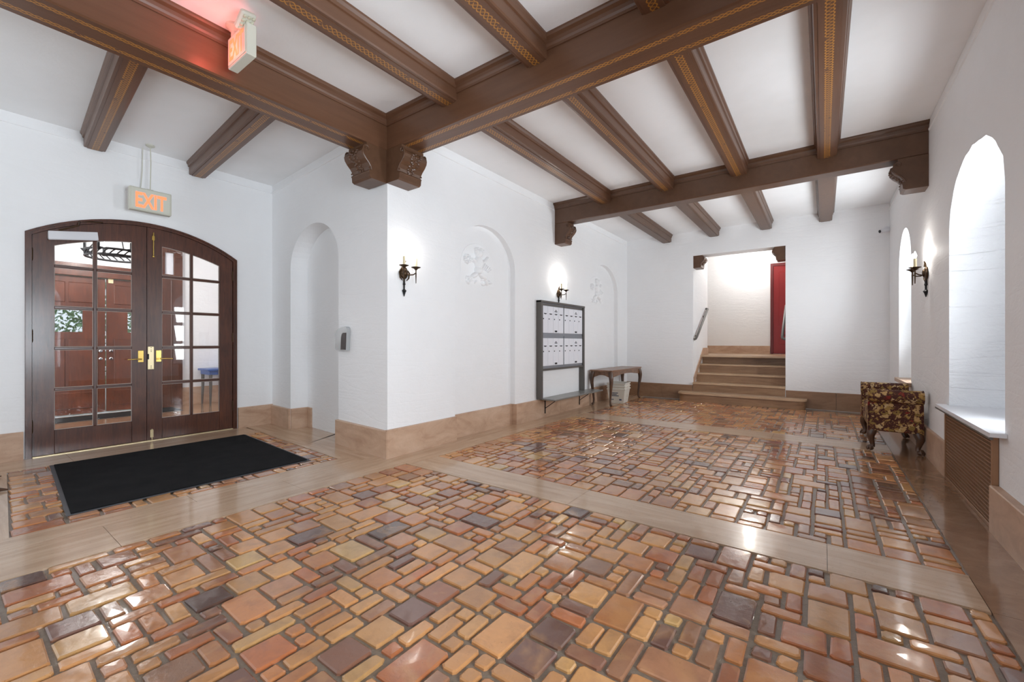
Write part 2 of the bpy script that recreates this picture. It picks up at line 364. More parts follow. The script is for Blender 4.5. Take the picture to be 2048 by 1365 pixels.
ap[0] = (W1[0], 2.32); ap[-1] = (W1[1], 2.32)
W0 = (0.35, 1.86)
W2 = (7.72, 8.86)
wall('wall_right', (XR, YB, 0), (0, 1, 0), (-1, 0, 0), YF - YB, ZC, [
    dict(s0=W0[0] - YB, s1=W0[1] - YB, zb=0.68, pts=arch_pts(W0[0] - YB, W0[1] - YB, 2.32, 2.83), depth=0.58, rough=True),
    dict(s0=W1[0] - YB, s1=W1[1] - YB, zb=0.66, pts=[(a - YB, z) for a, z in ap], depth=0.58, rough=True),
    dict(s0=W2[0] - YB, s1=W2[1] - YB, zb=0.70, pts=arch_pts(W2[0] - YB, W2[1] - YB, 2.36, 2.92), depth=0.42)])
SX0, SX1, SZT = -2.33, -0.60, 3.2
wall('wall_far', (XL, YF, 0), (1, 0, 0), (0, -1, 0), XR - XL, ZC, [dict(s0=SX0 - XL, s1=SX1 - XL, zb=0.0, pts=[(SX0 - XL, SZT), (SX1 - XL, SZT)], depth=0.34)])
cm = MB(); cm.add([(XD, YB, ZC), (XR, YB, ZC), (XR, YF, ZC), (XD, YF, ZC)], [(0, 1, 2, 3)]); tag(cm.build('ceiling', 'ceil'), kind='structure')
# thin picture moulding under the ceiling
k = 0
def trim(p, q, nrm):
    global k
    k += 1; p, q, nrm = Vector(p), Vector(q), Vector(nrm)
    m = MB(); up = Vector((0, 0, 1))
    m.prism([p + up * 0.0, p + nrm * 0.012, p + nrm * 0.012 - up * 0.018, p - up * 0.024], q - p)
    tag(m.build('trim_%d' % k, 'plaster'), kind='structure')
trim((XL, 3.3, ZC - 0.10), (XL, 6.5, ZC - 0.10), (1, 0, 0)); trim((XL, 6.85, ZC - 0.10), (XL, YF, ZC - 0.10), (1, 0, 0))
trim((XR, YB, ZC - 0.10), (XR, 6.5, ZC - 0.10), (-1, 0, 0)); trim((XR, 6.85, ZC - 0.10), (XR, YF, ZC - 0.10), (-1, 0, 0))
trim((XD, YB, ZC - 0.10), (XD, NB.y, ZC - 0.10), (1, 0, 0))
trim(tuple(NA + NU * 0.4 + Vector((0, 0, ZC - 0.10))), tuple(NB + Vector((0, 0, ZC - 0.10))), NN)

# ------------------------------------------------------------------ floor
fm = MB(); fm.add([(XD - 0.25, YB, -0.004), (XR + 0.65, YB, -0.004), (XR + 0.65, YF + 0.2, -0.004), (XD - 0.25, YF + 0.2, -0.004)], [(0, 1, 2, 3)])
floor = tag(fm.build('floor', 'grout'), kind='structure')
def slab(poly, mat, top=0.008):
    m = MB(); g = 0.0012
    c = Vector((sum(p[0] for p in poly) / len(poly), sum(p[1] for p in poly) / len(poly), 0))
    q = []
    for p in poly:
        d = c - Vector((p[0], p[1], 0)); q.append((p[0] + g * (1 if d.x > 0 else -1), p[1] + g * (1 if d.y > 0 else -1), -0.004))
    m.prism(q, (0, 0, top + 0.004)); return m.build('stone_slab', mat, floor)
def rect(x0, x1, y0, y1): return [(x0, y0), (x1, y0), (x1, y1), (x0, y1)]
NX0, NX1 = -3.53, 0.64
B1, B2 = (2.94, 3.34), (6.52, 6.98)
# cross bands
for a, b in ((XL, NX0),): pass
for x0, x1 in ((-3.47, -1.62), (-1.62, 0.02), (0.02, NX1)): slab(rect(x0, x1, *B1), 'slabx')
for x0, x1 in ((-3.44, -2.1), (-2.1, -0.55), (-0.55, NX1)): slab(rect(x0, x1, *B2), 'slabx')
# border along the window wall
for y0, y1 in ((YB, -0.8), (-0.8, 1.1), (1.1, 2.94), (2.94, 4.05), (4.05, 6.3), (6.3, 8.2), (8.2, YF)): slab(rect(NX1, XR + 0.3, y0, y1), 'border', 0.010)
# border along the mailbox wall
for y0, y1 in ((2.94, 4.5), (4.5, 5.9), (5.9, 7.2), (7.2, 8.5), (8.5, YF)): slab(rect(XL - 0.1, -3.47 if y0 < 7 else -3.42, y0, y1), 'slaby')
# threshold between the hall and the entrance bay: two runs of slabs
VX0, VX1 = -6.44, -4.27
def vy(y, x): return y + KS * (x - VX1) * 0.9
VY0, VY1 = 0.30, 2.62
for y0, y1 in ((YB, -1.1), (-1.1, 0.7), (0.7, 1.9), (1.9, 2.94)): slab(rect(-4.02, NX0, y0, y1), 'slaby')
for y0, y1 in ((YB, -0.4), (-0.4, 1.25), (1.25, 2.72)): slab(rect(VX1, -4.02, y0, y1), 'slaby')
slab([(VX1, vy(VY1, VX1)), (-4.02, 2.72), (-4.02, 2.94), (XL, 2.95), (VX1 - 0.6, 3.3), (VX1 - 1.2, 3.32), (VX1 - 0.9, vy(VY1, VX1 - 0.9))], 'slabx', 0.0075)
slab([(VX1 - 0.9, vy(VY1, VX1 - 0.9)), (VX1 - 1.2, 3.42), (XD, 3.42), (XD, vy(VY1, XD)), (VX0, vy(VY1, VX0))], 'slabx', 0.0075)
for y0, y1 in ((YB, -0.6), (-0.6, 0.9), (0.9, 2.1), (2.1, vy(VY1, VX0))): slab(rect(XD - 0.2, VX0, y0, y1), 'slaby')
slab([(VX0, YB), (VX1, YB), (VX1, vy(VY0, VX1)), (VX0, vy(VY0, VX0))], 'slabx')

# random ashlar tiles
random.seed(11)
MOD, JT = 0.088, 0.0085
PAL = [((206, 146, 92), 26), ((198, 130, 80), 22), ((184, 110, 68), 14), ((212, 156, 100), 20), ((164, 102, 70), 9), ((138, 94, 74), 7), ((122, 86, 74), 5), ((160, 114, 84), 9), ((212, 162, 102), 5), ((98, 70, 60), 2), ((184, 130, 96), 9), ((222, 178, 116), 2)]
PC = [p for p, w_ in PAL for _ in range(w_)]
def tile_geo(w_, h_):
    """pillowed tile outline with cut corners; three rings and a cap"""
    j = lambda a: random.uniform(-a, a)
    c = random.uniform(0.006, 0.013)
    hw, hh = w_ / 2, h_ / 2
    base = [(-hw + c, -hh), (hw - c, -hh), (hw, -hh + c), (hw, hh - c), (hw - c, hh), (-hw + c, hh), (-hw, hh - c), (-hw, -hh + c)]
    base = [(a + j(.0035), b + j(.0035)) for a, b in base]
    tx, ty = j(0.014), j(0.014); rings = []
    for ins, z in ((0.0, -0.006), (0.0012, 0.0045), (0.0075, 0.0088)):
        rings.append([(a * (1 - ins / hw), b * (1 - ins / hh), z + (a * tx + b * ty if z > 0 else 0)) for a, b in base])
    vs = rings[0] + rings[1] + rings[2]; vs.append((0, 0, 0.0096))
    fs = [(r * 8 + i, r * 8 + (i + 1) % 8, r * 8 + 8 + (i + 1) % 8, r * 8 + 8 + i) for r in range(2) for i in range(8)]
    fs += [(16 + i, 16 + (i + 1) % 8, 24) for i in range(8)]
    return vs, fs
TILES = []
def pack(x0, x1, y0, y1, warp=None):
    nx = max(1, round((x1 - x0) / MOD)); ny = max(1, round((y1 - y0) / MOD)); dx, dy = (x1 - x0) / nx, (y1 - y0) / ny
    occ = [[False] * ny for _ in range(nx)]
    kinds = [(2, 2, 28), (2, 1, 18), (1, 2, 18), (3, 2, 7), (2, 3, 7), (3, 1, 3), (1, 3, 3), (1, 1, 14)]
    order = [(i, j) for j in range(ny) for i in range(nx)]
    for i, j in order:
        if occ[i][j]: continue
        opts = []
        for a, b, w_ in kinds:
            if i + a <= nx and j + b <= ny and all(not occ[i + p][j + q] for p in range(a) for q in range(b)): opts.append((a, b, w_))
        tot = sum(o[2] for o in opts); r = random.uniform(0, tot)
        for a, b, w_ in opts:
            r -= w_
            if r <= 0: break
        for p in range(a):
            for q in range(b): occ[i + p][j + q] = True
        cx, cy = x0 + (i + a / 2) * dx, y0 + (j + b / 2) * dy
        vs, fs = tile_geo(a * dx - 2 * JT + random.uniform(-.003, .002), b * dy - 2 * JT + random.uniform(-.003, .002))
        jx, jy = random.uniform(-.003, .003), random.uniform(-.003, .003)
        if warp: cx, cy = warp(cx, cy)
        col = random.choice(PC); br = random.uniform(0.90, 1.08); col = tuple(min(255, v * br) for v in col)
        TILES.append((cx + jx, cy + jy, vs, fs, s2l(col), a * b))
pack(NX0, NX1, -1.3, B1[0])
pack(-3.47, NX1, B1[1], B2[0])
pack(-3.42, NX1, B2[1], 9.66)
pack(VX0, VX1, VY0, VY1, lambda x, y: (x, vy(y, x)))
Fv = Vector((-math.sin(TH), math.cos(TH))); Rv = Vector((math.cos(TH), math.sin(TH)))
def seen(tl):
    p = Vector((tl[0], tl[1])); d = p.dot(Fv)
    if d < 0.3: return -1
    x = 1024 + FPX * p.dot(Rv) / d; y = CYPX + FPX * CH / d
    if not (0 < x < 2048 and y < 1362): return -1
    if tl[0] < -4.4 and 0.57 < tl[1] + 0.07 * (tl[0] + 4.4) < 2.4 and tl[0] > -6.4: return -1
    return tl[5] / d ** 3
rank = sorted(range(len(TILES)), key=lambda i: -seen(TILES[i])); near = set(rank[:300])
def colour(me, cols):
    ca = me.color_attributes.new('tile_colour', 'FLOAT_COLOR', 'POINT')
    ca.data.foreach_set('color', cols)
rest_v, rest_f, rest_c = [], [], []
for i, (cx, cy, vs, fs, col, ar) in enumerate(TILES):
    if i in near:
        me = bpy.data.meshes.new('tile'); me.from_pydata(vs, [], fs); me.materials.append(M['tile']); colour(me, list(col) * len(vs))
        o = bpy.data.objects.new('tile', me); C.objects.link(o); o.location = (cx, cy, 0); o.parent = floor
    else:
        k0 = len(rest_v); rest_v += [(a + cx, b + cy, z) for a, b, z in vs]; rest_f += [tuple(q + k0 for q in f) for f in fs]; rest_c += list(col) * len(vs)
me = bpy.data.meshes.new('tiles'); me.from_pydata(rest_v, [], rest_f); me.materials.append(M['tile']); colour(me, rest_c)
o = bpy.data.objects.new('tiles', me); C.objects.link(o); o.parent = floor; o['kind'] = 'stuff'

# ------------------------------------------------------------------ stone baseboards
def board(par, p, q, nrm, h=0.32, t=0.03, mat='base', back=0.0):
    p, q, nrm = Vector((p[0], p[1], 0)), Vector((q[0], q[1], 0)), Vector((nrm[0], nrm[1], 0))
    m = MB(); z = Vector((0, 0, 1)); g = (q - p).normalized() * 0.0015; a = p + g - nrm * back
    m.prism([a, a + nrm * (t + back), a + nrm * (t + back) + z * (h - 0.006), a + nrm * (t + back - 0.006) + z * h, a + z * h], (q - g) - (p + g))
    return m.build('base_block', mat, par)
bl = empty('baseboard_left', (0, 0, 0), kind='structure')
for a, b in ((2.92, 4.01),): board(bl, (XL, a), (XL, b), (1, 0), t=0.035)
for a, b in ((4.01, 5.34),): board(bl, (XL - 0.09, a), (XL - 0.09, b), (1, 0), t=0.03)
for a, b in ((5.34, 6.7), (6.7, 7.97)): board(bl, (XL, a - (0.004 if a < 6 else 0)), (XL, b), (1, 0), t=0.035, back=0.088 if a < 6 else 0.0)
board(bl, (XL - 0.09, 7.97), (XL - 0.09, 9.41), (1, 0)); board(bl, (XL, 9.405), (XL, YF), (1, 0), t=0.035, back=0.088)
bn = empty('baseboard_entry', (0, 0, 0), kind='structure')
nx = lambda s: (NA.x + NU.x * s, NA.y + NU.y * s)
nn = (NN.x, NN.y)
board(bn, nx(-0.035), nx(1.09), nn, t=0.035, h=0.31)
board(bn, nx(2.48), nx(LNI), nn, t=0.03, h=0.30)
pj = Vector(nx(2.48) + (0,)); board(bn, (pj.x, pj.y), (pj.x - NN.x * 0.25, pj.y - NN.y * 0.25), (-NU.x, -NU.y), t=0.03, h=0.30)
pk = pj - NN * 0.25 - NU * 0.03; board(bn, (pk.x, pk.y), (pk.x - NU.x * 0.12, pk.y - NU.y * 0.12), nn, t=0.02, h=0.30)
bd = empty('baseboard_door', (0, 0, 0), kind='structure')
board(bd, (XD, YB), (XD, DY0 - 0.01), (1, 0), h=0.31); board(bd, (XD, DY1 + 0.01), (XD, NB.y), (1, 0), h=0.31)
bf = empty('baseboard_far', (0, 0, 0), kind='structure')
board(bf, (XL, YF), (-3.0, YF), (0, -1), h=0.33, mat='basefar'); board(bf, (-3.0, YF), (SX0 - 0.005, YF), (0, -1), h=0.33, mat='basefar')
board(bf, (SX1 + 0.005, YF), (0.2, YF), (0, -1), h=0.33, mat='basefar'); board(bf, (0.2, YF), (XR, YF), (0, -1), h=0.33, mat='basefar')
br = empty('baseboard_right', (0, 0, 0), kind='structure')
for a, b in ((YB, 0.2), (2.0, 3.2), (3.2, 4.20)): board(br, (XR, a), (XR, b), (-1, 0), h=0.32, t=0.05)
for a, b in ((5.63, 6.45), (6.45, 7.72)): board(br, (XR, a), (XR, b), (-1, 0), h=0.33, t=0.03)
board(br, (XR, 7.72), (XR, 8.86), (-1, 0), h=0.33); board(br, (XR, 8.86), (XR, YF), (-1, 0), h=0.33)

# ------------------------------------------------------------------ ceiling timbers
def beam_prof(hw, h, fl, top):
    """half-open section: y across, z up from the soffit; bead, face, crown at the ceiling"""
    r = [(hw - 0.012, 0.0), (hw, 0.010), (hw, h - 0.105), (hw + 0.010, h - 0.105), (hw + 0.012, h - 0.085), (hw + fl * 0.35, h - 0.070), (hw + fl * 0.45, h - 0.045), (hw + fl * 0.85, h - 0.030), (hw + fl, h - 0.018), (hw + fl, h)]
    return r + [(-a, z) for a, z in reversed(r)]
def joist_prof(hw, h):
    r = [(hw - 0.030, 0.0), (hw - 0.030, 0.006), (hw - 0.006, 0.008), (hw, 0.020), (hw, h - 0.07), (hw + 0.012, h - 0.065), (hw + 0.016, h - 0.04), (hw + 0.030, h - 0.02), (hw + 0.030, h)]
    return r + [(-a, z) for a, z in reversed(r)]
def timber(name, prof, L, mat, loc, rz, label, cat, group):
    m = MB(); m.prism([(0, a, z) for a, z in prof], (L, 0, 0))
    o = m.build(name, mat, loc=loc, rot=(0, 0, rz)); tag(o, label, cat, group); return o
ZB = 3.38; BH = ZC - ZB + 0.002
G1 = 'main ceiling beams'
timber('ceiling_beam', beam_prof(0.15, BH, 0.06, 0), XR - XL + 0.018, 'beam2', (XL - 0.02, 3.09, ZB), 0, 'long brown stencilled beam crossing the ceiling from the projecting wall corner', 'ceiling beam', G1)
timber('ceiling_beam', beam_prof(0.115, BH, 0.06, 0), XR - XL - 0.002, 'brown', (XL + 0.001, 6.665, ZB), 0, 'brown beam across the far part of the hall, carried on two wall corbels', 'ceiling beam', G1)
timber('ceiling_beam', beam_prof(0.165, BH, 0.06, 0), 3.05 - YB, 'beam2', (-4.01, YB, ZB), PI / 2, 'brown stencilled beam between the entrance bay and the hall, lit red by the exit sign', 'ceiling beam', G1)
ZJ = 3.565; JH = ZC - ZJ + 0.002
JX = [(-2.90, 'nearest the mailbox wall'), (-1.90, 'second from the mailbox wall'), (-0.93, 'third from the mailbox wall'), (0.04, 'nearest the window wall')]
G2 = 'ceiling joists'
for x, w_ in JX:
    timber('ceiling_joist', joist_prof(0.10, JH), 2.96 - YB, 'beam1', (x, YB, ZJ), PI / 2, 'brown joist with gold braid in the nearest ceiling bay, ' + w_, 'ceiling joist', G2)
    timber('ceiling_joist', joist_prof(0.10, JH), 6.55 - 3.26, 'beam1', (x, 3.26, ZJ), PI / 2, 'brown joist with gold braid in the middle ceiling bay, ' + w_, 'ceiling joist', G2)
    timber('ceiling_joist', joist_prof(0.10, JH), YF - 6.78 - 0.001, 'brown', (x, 6.78, ZJ), PI / 2, 'brown joist running to the stair wall, ' + w_, 'ceiling joist', G2)
ang = math.atan2(-KS, -1.0)
for y_, lb in ((1.15, 'brown joist over the entrance bay, farther from the wall corner'), (2.175, 'brown joist over the entrance bay, nearer the wall corner')):
    L = (XD + 4.19) / math.cos(ang); y_end = y_ + KS * (-4.19 - XD)
    timber('ceiling_joist', joist_prof(0.095, JH), abs(L) - 0.02, 'beam1', (-4.19, y_end, ZJ), ang, lb, 'ceiling joist', 'entrance bay joists')

# carved corbels: local +x projects from the wall, y along it, z down from the soffit
def corbel(loc, rz, wd, label, sc_=1.0, H=0.36, carve=True):
    e = empty('corbel', loc, rz, label, 'corbel', 'carved corbels')
    f_ = [(0, 0), (.255, 0), (.255, -.030), (.270, -.034), (.276, -.055), (.300, -.075), (.312, -.105), (.305, -.135), (.278, -.170), (.240, -.205), (.215, -.240), (.205, -.268), (.218, -.275), (.226, -.288), (.218, -.300), (.214, -.345), (.19, -.36), (0, -.36)]
    f_ = [(a * sc_, z * H / 0.36) for a, z in f_]
    m = MB(); m.prism([(a, -wd / 2, z) for a, z in f_], (0, wd, 0)); m.build('bracket_body', 'brown', e)
    for sgn in (-1, 1):
        y = sgn * (wd / 2 + 0.001); pts = []
        for i in range(14):                                   # upper volute
            a = 0.3 + i * 0.55; r = 0.034 * (1 - i / 15.0) * sc_; pts.append((0.268 * sc_ + r * math.cos(a) - 0.012 * sc_, y, -0.065 * H / .36 + r * math.sin(a)))
        pts.reverse(); pts += [(a - 0.012, y, z) for a, z in f_[6:12]]
        m = MB(); m.tube(pts, 0.0085 * sc_, 6)
        m.tube([(0.205 * sc_ + 0.016 * sc_ * math.cos(0.6 * i), y, (-0.262 + 0.016 * math.sin(0.6 * i)) * H / .36) for i in range(9)], 0.007 * sc_, 6)
        m.build('scroll', 'brown', e, smooth=True)
    random.seed(int(abs(loc[0] * 100 + loc[1] * 10)))
    m = MB()
    for i in range(26):                                       # trailing vine on the curved front
        tt = i / 25.0; k_ = 5 + tt * 6; i0 = int(k_); fr_ = k_ - i0; a0, z0_ = f_[i0]; a1, z1 = f_[i0 + 1]
        yy = wd * (0.24 * math.sin(i * 1.9) * (1 - 0.55 * tt))
        m.ell((a0 + (a1 - a0) * fr_, yy, z0_ + (z1 - z0_) * fr_), (0.017 * sc_, random.uniform(.012, .026), random.uniform(.010, .018)), 6, 4)
    m.build('carved_vine', 'brown', e, smooth=True)
    return e
corbel((-4.015, 2.945, ZB), -PI / 2, 0.32, 'carved brown corbel under the entrance bay beam, at the projecting wall corner', 1.0)
corbel((XL, 3.09, ZB), 0.0, 0.30, 'carved brown corbel under the long cross beam, at the projecting wall corner', 1.0)
corbel((XL, 6.665, ZB), 0.0, 0.23, 'carved brown corbel above the mailboxes, carrying the far beam')
corbel((XR, 6.665, ZB), PI, 0.23, 'carved brown corbel on the window wall, carrying the far beam')
corbel((SX0, 10.17, SZT), 0.0, 0.30, 'small dark corbel at the stair opening, on the handrail wall', 0.75, 0.27)
corbel((SX1, 10.17, SZT), PI, 0.30, 'small dark corbel at the stair opening, above the red door', 0.75, 0.27)

# ------------------------------------------------------------------ entrance doors
door = empty('door_1', (XD, 1.635, 0), kind='structure')
def dl(y): return y - 1.635                      # local y
R0 = ((DY1 - DY0) / 2 ** 1)
def arch_z(y, off=0.0):
    hw, r = (DY1 - DY0) / 2, DZA - DZS; R = (hw * hw + r * r) / (2 * r); zc = DZA - R; q = R - off
    return zc + math.sqrt(max(q * q - (y - 1.635) ** 2, 0.01))
def frame_ring(o0, o1, x0, x1):
    """door lining: jambs and segmental head between two offsets from the opening"""
    m = MB(); n = 24; out = []; inn = []
    ya, yb = DY0 + o0, DY1 - o0; yc, yd = DY0 + o1, DY1 - o1
    out = [(ya, 0)] + [(ya + (yb - ya) * i / n, arch_z(ya + (yb - ya) * i / n, o0)) for i in range(n + 1)] + [(yb, 0)]
    inn = [(yc, 0)] + [(yc + (yd - yc) * i / n, arch_z(yc + (yd - yc) * i / n, o1)) for i in range(n + 1)] + [(yd, 0)]
    for i in range(len(out) - 1):
        a, b, c, d = out[i], out[i + 1], inn[i + 1], inn[i]
        vs = [(x0, dl(q[0]), q[1]) for q in (a, b, c, d)] + [(x1, dl(q[0]), q[1]) for q in (a, b, c, d)]
        m.add(vs, [(0, 1, 2, 3), (7, 6, 5, 4), (0, 4, 5, 1), (1, 5, 6, 2), (2, 6, 7, 3), (3, 7, 4, 0)])
    return m
fr_ = frame_ring(0.0, 0.05, -0.20, 0.012).build('door_frame', 'doorwood', door)
frame_ring(0.004, 0.022, 0.012, 0.026).build('frame_moulding', 'doorwood', fr_)
frame_ring(0.048, 0.068, -0.20, -0.055).build('frame_stop', 'doorwood', fr_)
LX0, LX1 = -0.052, -0.006                         # leaf thickness
ztop = lambda y: 2.545 - 0.25 * (y - 1.635) ** 2
ROWS = [0.285, 0.745, 1.21, 1.675, 2.145]
def leaf(y0, y1, cols, hand):
    m = MB(); a0, a1, b0, b1 = cols
    def boxl(ya, yb, za, zb): m.bbox(LX0, LX1, dl(ya), dl(yb), za, zb, 0.004)
    def capped(ya, yb, zlow, n=8):
        poly = [(ya, zlow(ya))] if callable(zlow) else [(ya, zlow)]
        low = [(ya + (yb - ya) * i / n, zlow(ya + (yb - ya) * i / n) if callable(zlow) else zlow) for i in range(n + 1)]
        up = [(ya + (yb - ya) * i / n, arch_z(ya + (yb - ya) * i / n, 0.053)) for i in range(n + 1)]
        m.prism([(LX0, dl(q[0]), q[1]) for q in low + up[::-1]], (LX1 - LX0, 0, 0))
    capped(y0, a0, 0.02); capped(b1, y1, 0.02)
    capped(a0, b1, ztop, 14)
    boxl(a0, b1, 0.02, ROWS[0])
    lf = m.build('door_leaf', 'doorwood', door)
    q = MB(); q.bbox(LX0, LX1, dl(a1), dl(b0), ROWS[0], min(ztop(a1), ztop(b0)) + 0.01, 0.005); q.build('muntin', 'doorwood', lf)
    for z in ROWS[1:]:
        for ca, cb in ((a0, a1), (b0, b1)):
            q = MB(); q.bbox(LX0, LX1, dl(ca), dl(cb), z - 0.015, z + 0.015, 0.005); q.build('muntin', 'doorwoodh', lf)
    for ca, cb in ((a0, a1), (b0, b1)):
        for i in range(5):
            za = ROWS[i] + (0.015 if i else 0)
            if i < 4: top = [(cb, ROWS[i + 1] - 0.015), (ca, ROWS[i + 1] - 0.015)]
            else: top = [(cb - (cb - ca) * k_ / 6, ztop(cb - (cb - ca) * k_ / 6)) for k_ in range(7)]
            poly = [(ca, za), (cb, za)] + top
            q = MB(); q.prism([(-0.032, dl(a), z) for a, z in poly], (0.004, 0, 0)); gp = q.build('glass_pane', 'glass', lf)
            cy_, cz_ = (ca + cb) / 2, (za + poly[2][1]) / 2
            b_ = MB(); n = len(poly)
            for k_ in range(n):
                (p0, z0_), (p1, z1) = poly[k_], poly[(k_ + 1) % n]; th = 0.007
                ins = lambda p, z: (p + (th if p < cy_ else -th) * (1 if abs(p - cy_) > (cb - ca) * 0.4 else 0), z + (th if z < cz_ else -th))
                (i0, j0), (i1, j1) = ins(p0, z0_), ins(p1, z1)
                b_.add([(-0.022, dl(p0), z0_), (-0.022, dl(p1), z1), (-0.022, dl(i1), j1), (-0.022, dl(i0), j0)], [(0, 1, 2, 3)])
            b_.build('glazing_bead', 'putty', lf)
    return lf
lfa = leaf(0.655, 1.632, (0.82, 1.14, 1.17, 1.49), -1)
lfb = leaf(1.638, 2.615, (1.79, 2.10, 2.13, 2.45), 1)
q = MB(); q.bbox(LX0 - 0.012, LX0 + 0.001, dl(1.61), dl(1.66), 0.02, 2.735, .003); q.build('astragal', 'doorwood', lfb)
def lever(lf, y, d):
    p = MB(); p.bbox(LX1, LX1 + 0.006, dl(y) - 0.028, dl(y) + 0.028, 1.025, 1.175, 0.003); pl = p.build('lock_plate', 'brass', lf)
    h_ = MB(); h_.tube([(LX1, dl(y), 1.065), (LX1 + 0.055, dl(y), 1.065)], 0.010, 10)
    h_.tube([(LX1 + 0.05, dl(y), 1.065), (LX1 + 0.05, dl(y) + d * 0.05, 1.067), (LX1 + 0.046, dl(y) + d * 0.13, 1.063)], [0.010, 0.008, 0.007], 10)
    h_.ell((LX1 + 0.046, dl(y) + d * 0.13, 1.063), (.009, .009, .009)); h_.build('lever_handle', 'brass', lf, smooth=True)
lever(lfa, 1.575, -1); lever(lfb, 1.755, 1)
q = MB(); q.bbox(LX1, LX1 + 0.012, dl(1.642), dl(1.705), 0.93, 1.225, 0.003); pl = q.build('mortice_plate', 'brassmatte', lfb)
q = MB(); q.bbox(LX1 + 0.008, LX1 + 0.014, dl(1.640), dl(1.655), 1.06, 1.13, 0.002); q.build('bolt_slot', 'black', lfb)
q = MB()
for z in (0.95, 0.972, 1.16, 1.18, 1.21): q.lathe([(0.005, 0), (0.005, 0.002), (0.001, 0.003)], (LX1 + 0.0125, dl(1.675), z), 8, Matrix.Rotation(PI / 2, 4, 'Y'))
tag(q.build('plate_screw', 'black', pl), kind='stuff')
q = MB(); q.tube([(LX1 + 0.012, dl(1.70), 2.70), (LX1 + 0.012, dl(1.70), 2.40)], 0.006, 8); q.ell((LX1 + 0.012, dl(1.70), 2.39), (.014, .014, .016)); q.bbox(LX1, LX1 + 0.012, dl(1.685), dl(1.715), 2.60, 2.66, .002); q.build('flush_bolt', 'brass', lfb, smooth=True)
q = MB(); q.bbox(LX1, LX1 + 0.012, dl(1.668), dl(1.70), 0.05, 0.15, 0.003); q.tube([(LX1 + 0.014, dl(1.684), 0.16), (LX1 + 0.014, dl(1.684), 0.02)], 0.006, 8); q.ell((LX1 + .018, dl(1.684), 0.11), (.009, .009, .009)); q.build('foot_bolt', 'brassmatte', lfb)
for lf, y in ((lfa, 0.652), (lfb, 2.618)):
    for z in (0.35, 1.35, 2.25):
        q = MB(); q.tube([(LX1 + 0.004, dl(y), z - 0.06), (LX1 + 0.004, dl(y), z + 0.06)], 0.009, 8); q.ell((LX1 + .004, dl(y), z + .066), (.007, .007, .008)); q.ell((LX1 + .004, dl(y), z - .066), (.007, .007, .008)); q.build('hinge', 'iron', lf)
# overhead closer on the first leaf: sloping pale cover and elbow arm
cl = MB(); cl.prism([(LX1, dl(0.80), 2.47), (LX1 + 0.16, dl(0.80), 2.41), (LX1 + 0.165, dl(0.80), 2.425), (LX1, dl(0.80), 2.50)], (0, 0.0, 0)) if False else None
cl = MB(); cl.prism([(LX1, dl(0.77), 2.445), (LX1, dl(0.77), 2.515), (LX1 + 0.035, dl(0.77), 2.525), (LX1 + 0.085, dl(0.77), 2.43), (LX1 + 0.075, dl(0.77), 2.42)], (0, 0.40, 0.065)); cl.build('door_closer', 'white', lfa)
ca_ = MB(); ca_.tube([(LX1 + 0.03, dl(0.86), 2.55), (LX1 + 0.12, dl(1.0), 2.62), (LX1 + 0.015, dl(1.02), 2.69)], 0.009, 8); ca_.tube([(LX1 + 0.02, dl(1.02), 2.69), (LX1 + 0.02, dl(1.22), 2.72)], 0.007, 8); ca_.build('closer_arm', 'iron', lfa)
th_ = MB(); th_.bbox(-0.20, 0.02, dl(DY0 + 0.052), dl(DY1 - 0.052), 0.0, 0.018, 0.004); th_.build('threshold', 'brassmatte', door)

# black doormat
def my(y, x): return y - 0.07 * (x + 4.45)
mt = empty('doormat', (-5.42, 1.55, 0.010), 0, 'black rectangular doormat lying in front of the glazed entrance doors', 'doormat')
def matpoly(i): return [(-6.40 + i + 5.42, my(0.58 + i, -6.40) - 1.55), (-4.44 - i + 5.42, my(0.58 + i, -4.44) - 1.55), (-4.44 - i + 5.42, my(2.41 - i, -4.44) - 1.55), (-6.40 + i + 5.42, my(2.41 - i, -6.40) - 1.55)]
m = MB(); m.prism([(a, b, 0) for a, b in matpoly(0)], (0, 0, 0.004)); m.build('rubber_edge', 'matedge', mt)
m = MB(); m.prism([(a, b, 0.003) for a, b in matpoly(0.028)], (0, 0, 0.010)); m.build('carpet_pile', 'mat', mt)

# ------------------------------------------------------------------ window recess, sill and radiator grille on the long wall
def window_at(nm, y0, y1, ptsz, dx=0.56):
    o = empty(nm, (XR + dx, (y0 + y1) / 2, 0.68), kind='structure'); yc = (y0 + y1) / 2
    ap_ = arch_pts(y0, y1, 2.32, 2.83, 18); prof = [(y0, 0.68)] + ap_ + [(y1, 0.68)]
    ins = [(yc + (a - yc) * 0.92, 0.74 + (z - 0.68) * 0.945) for a, z in prof]
    m = MB(); n = len(prof)
    for i in range(n):
        a, b, c, d = prof[i], prof[(i + 1) % n], ins[(i + 1) % n], ins[i]
        vs = [(0.0, q[0] - yc, q[1] - 0.68) for q in (a, b, c, d)] + [(0.05, q[0] - yc, q[1] - 0.68) for q in (a, b, c, d)]
        m.add(vs, [(0, 1, 2, 3), (7, 6, 5, 4), (0, 4, 5, 1), (1, 5, 6, 2), (2, 6, 7, 3), (3, 7, 4, 0)])
    fr = m.build('window_frame', 'trimwhite', o)
    for yy in (-0.02,): q = MB(); q.box(0.01, 0.04, yy, yy + 0.04, 0.05, 2.12); q.build('mullion', 'trimwhite', o)
    for zz in (0.75, 1.4): q = MB(); q.box(0.01, 0.04, (y0 - yc) * 0.93, (y1 - yc) * 0.93, zz, zz + 0.03); q.build('mullion', 'trimwhite', o)
    q = MB(); q.prism([(0.022, a - yc, z - 0.68) for a, z in ins], (0.004, 0, 0)); q.build('glass_pane', 'glass', o)
    return o
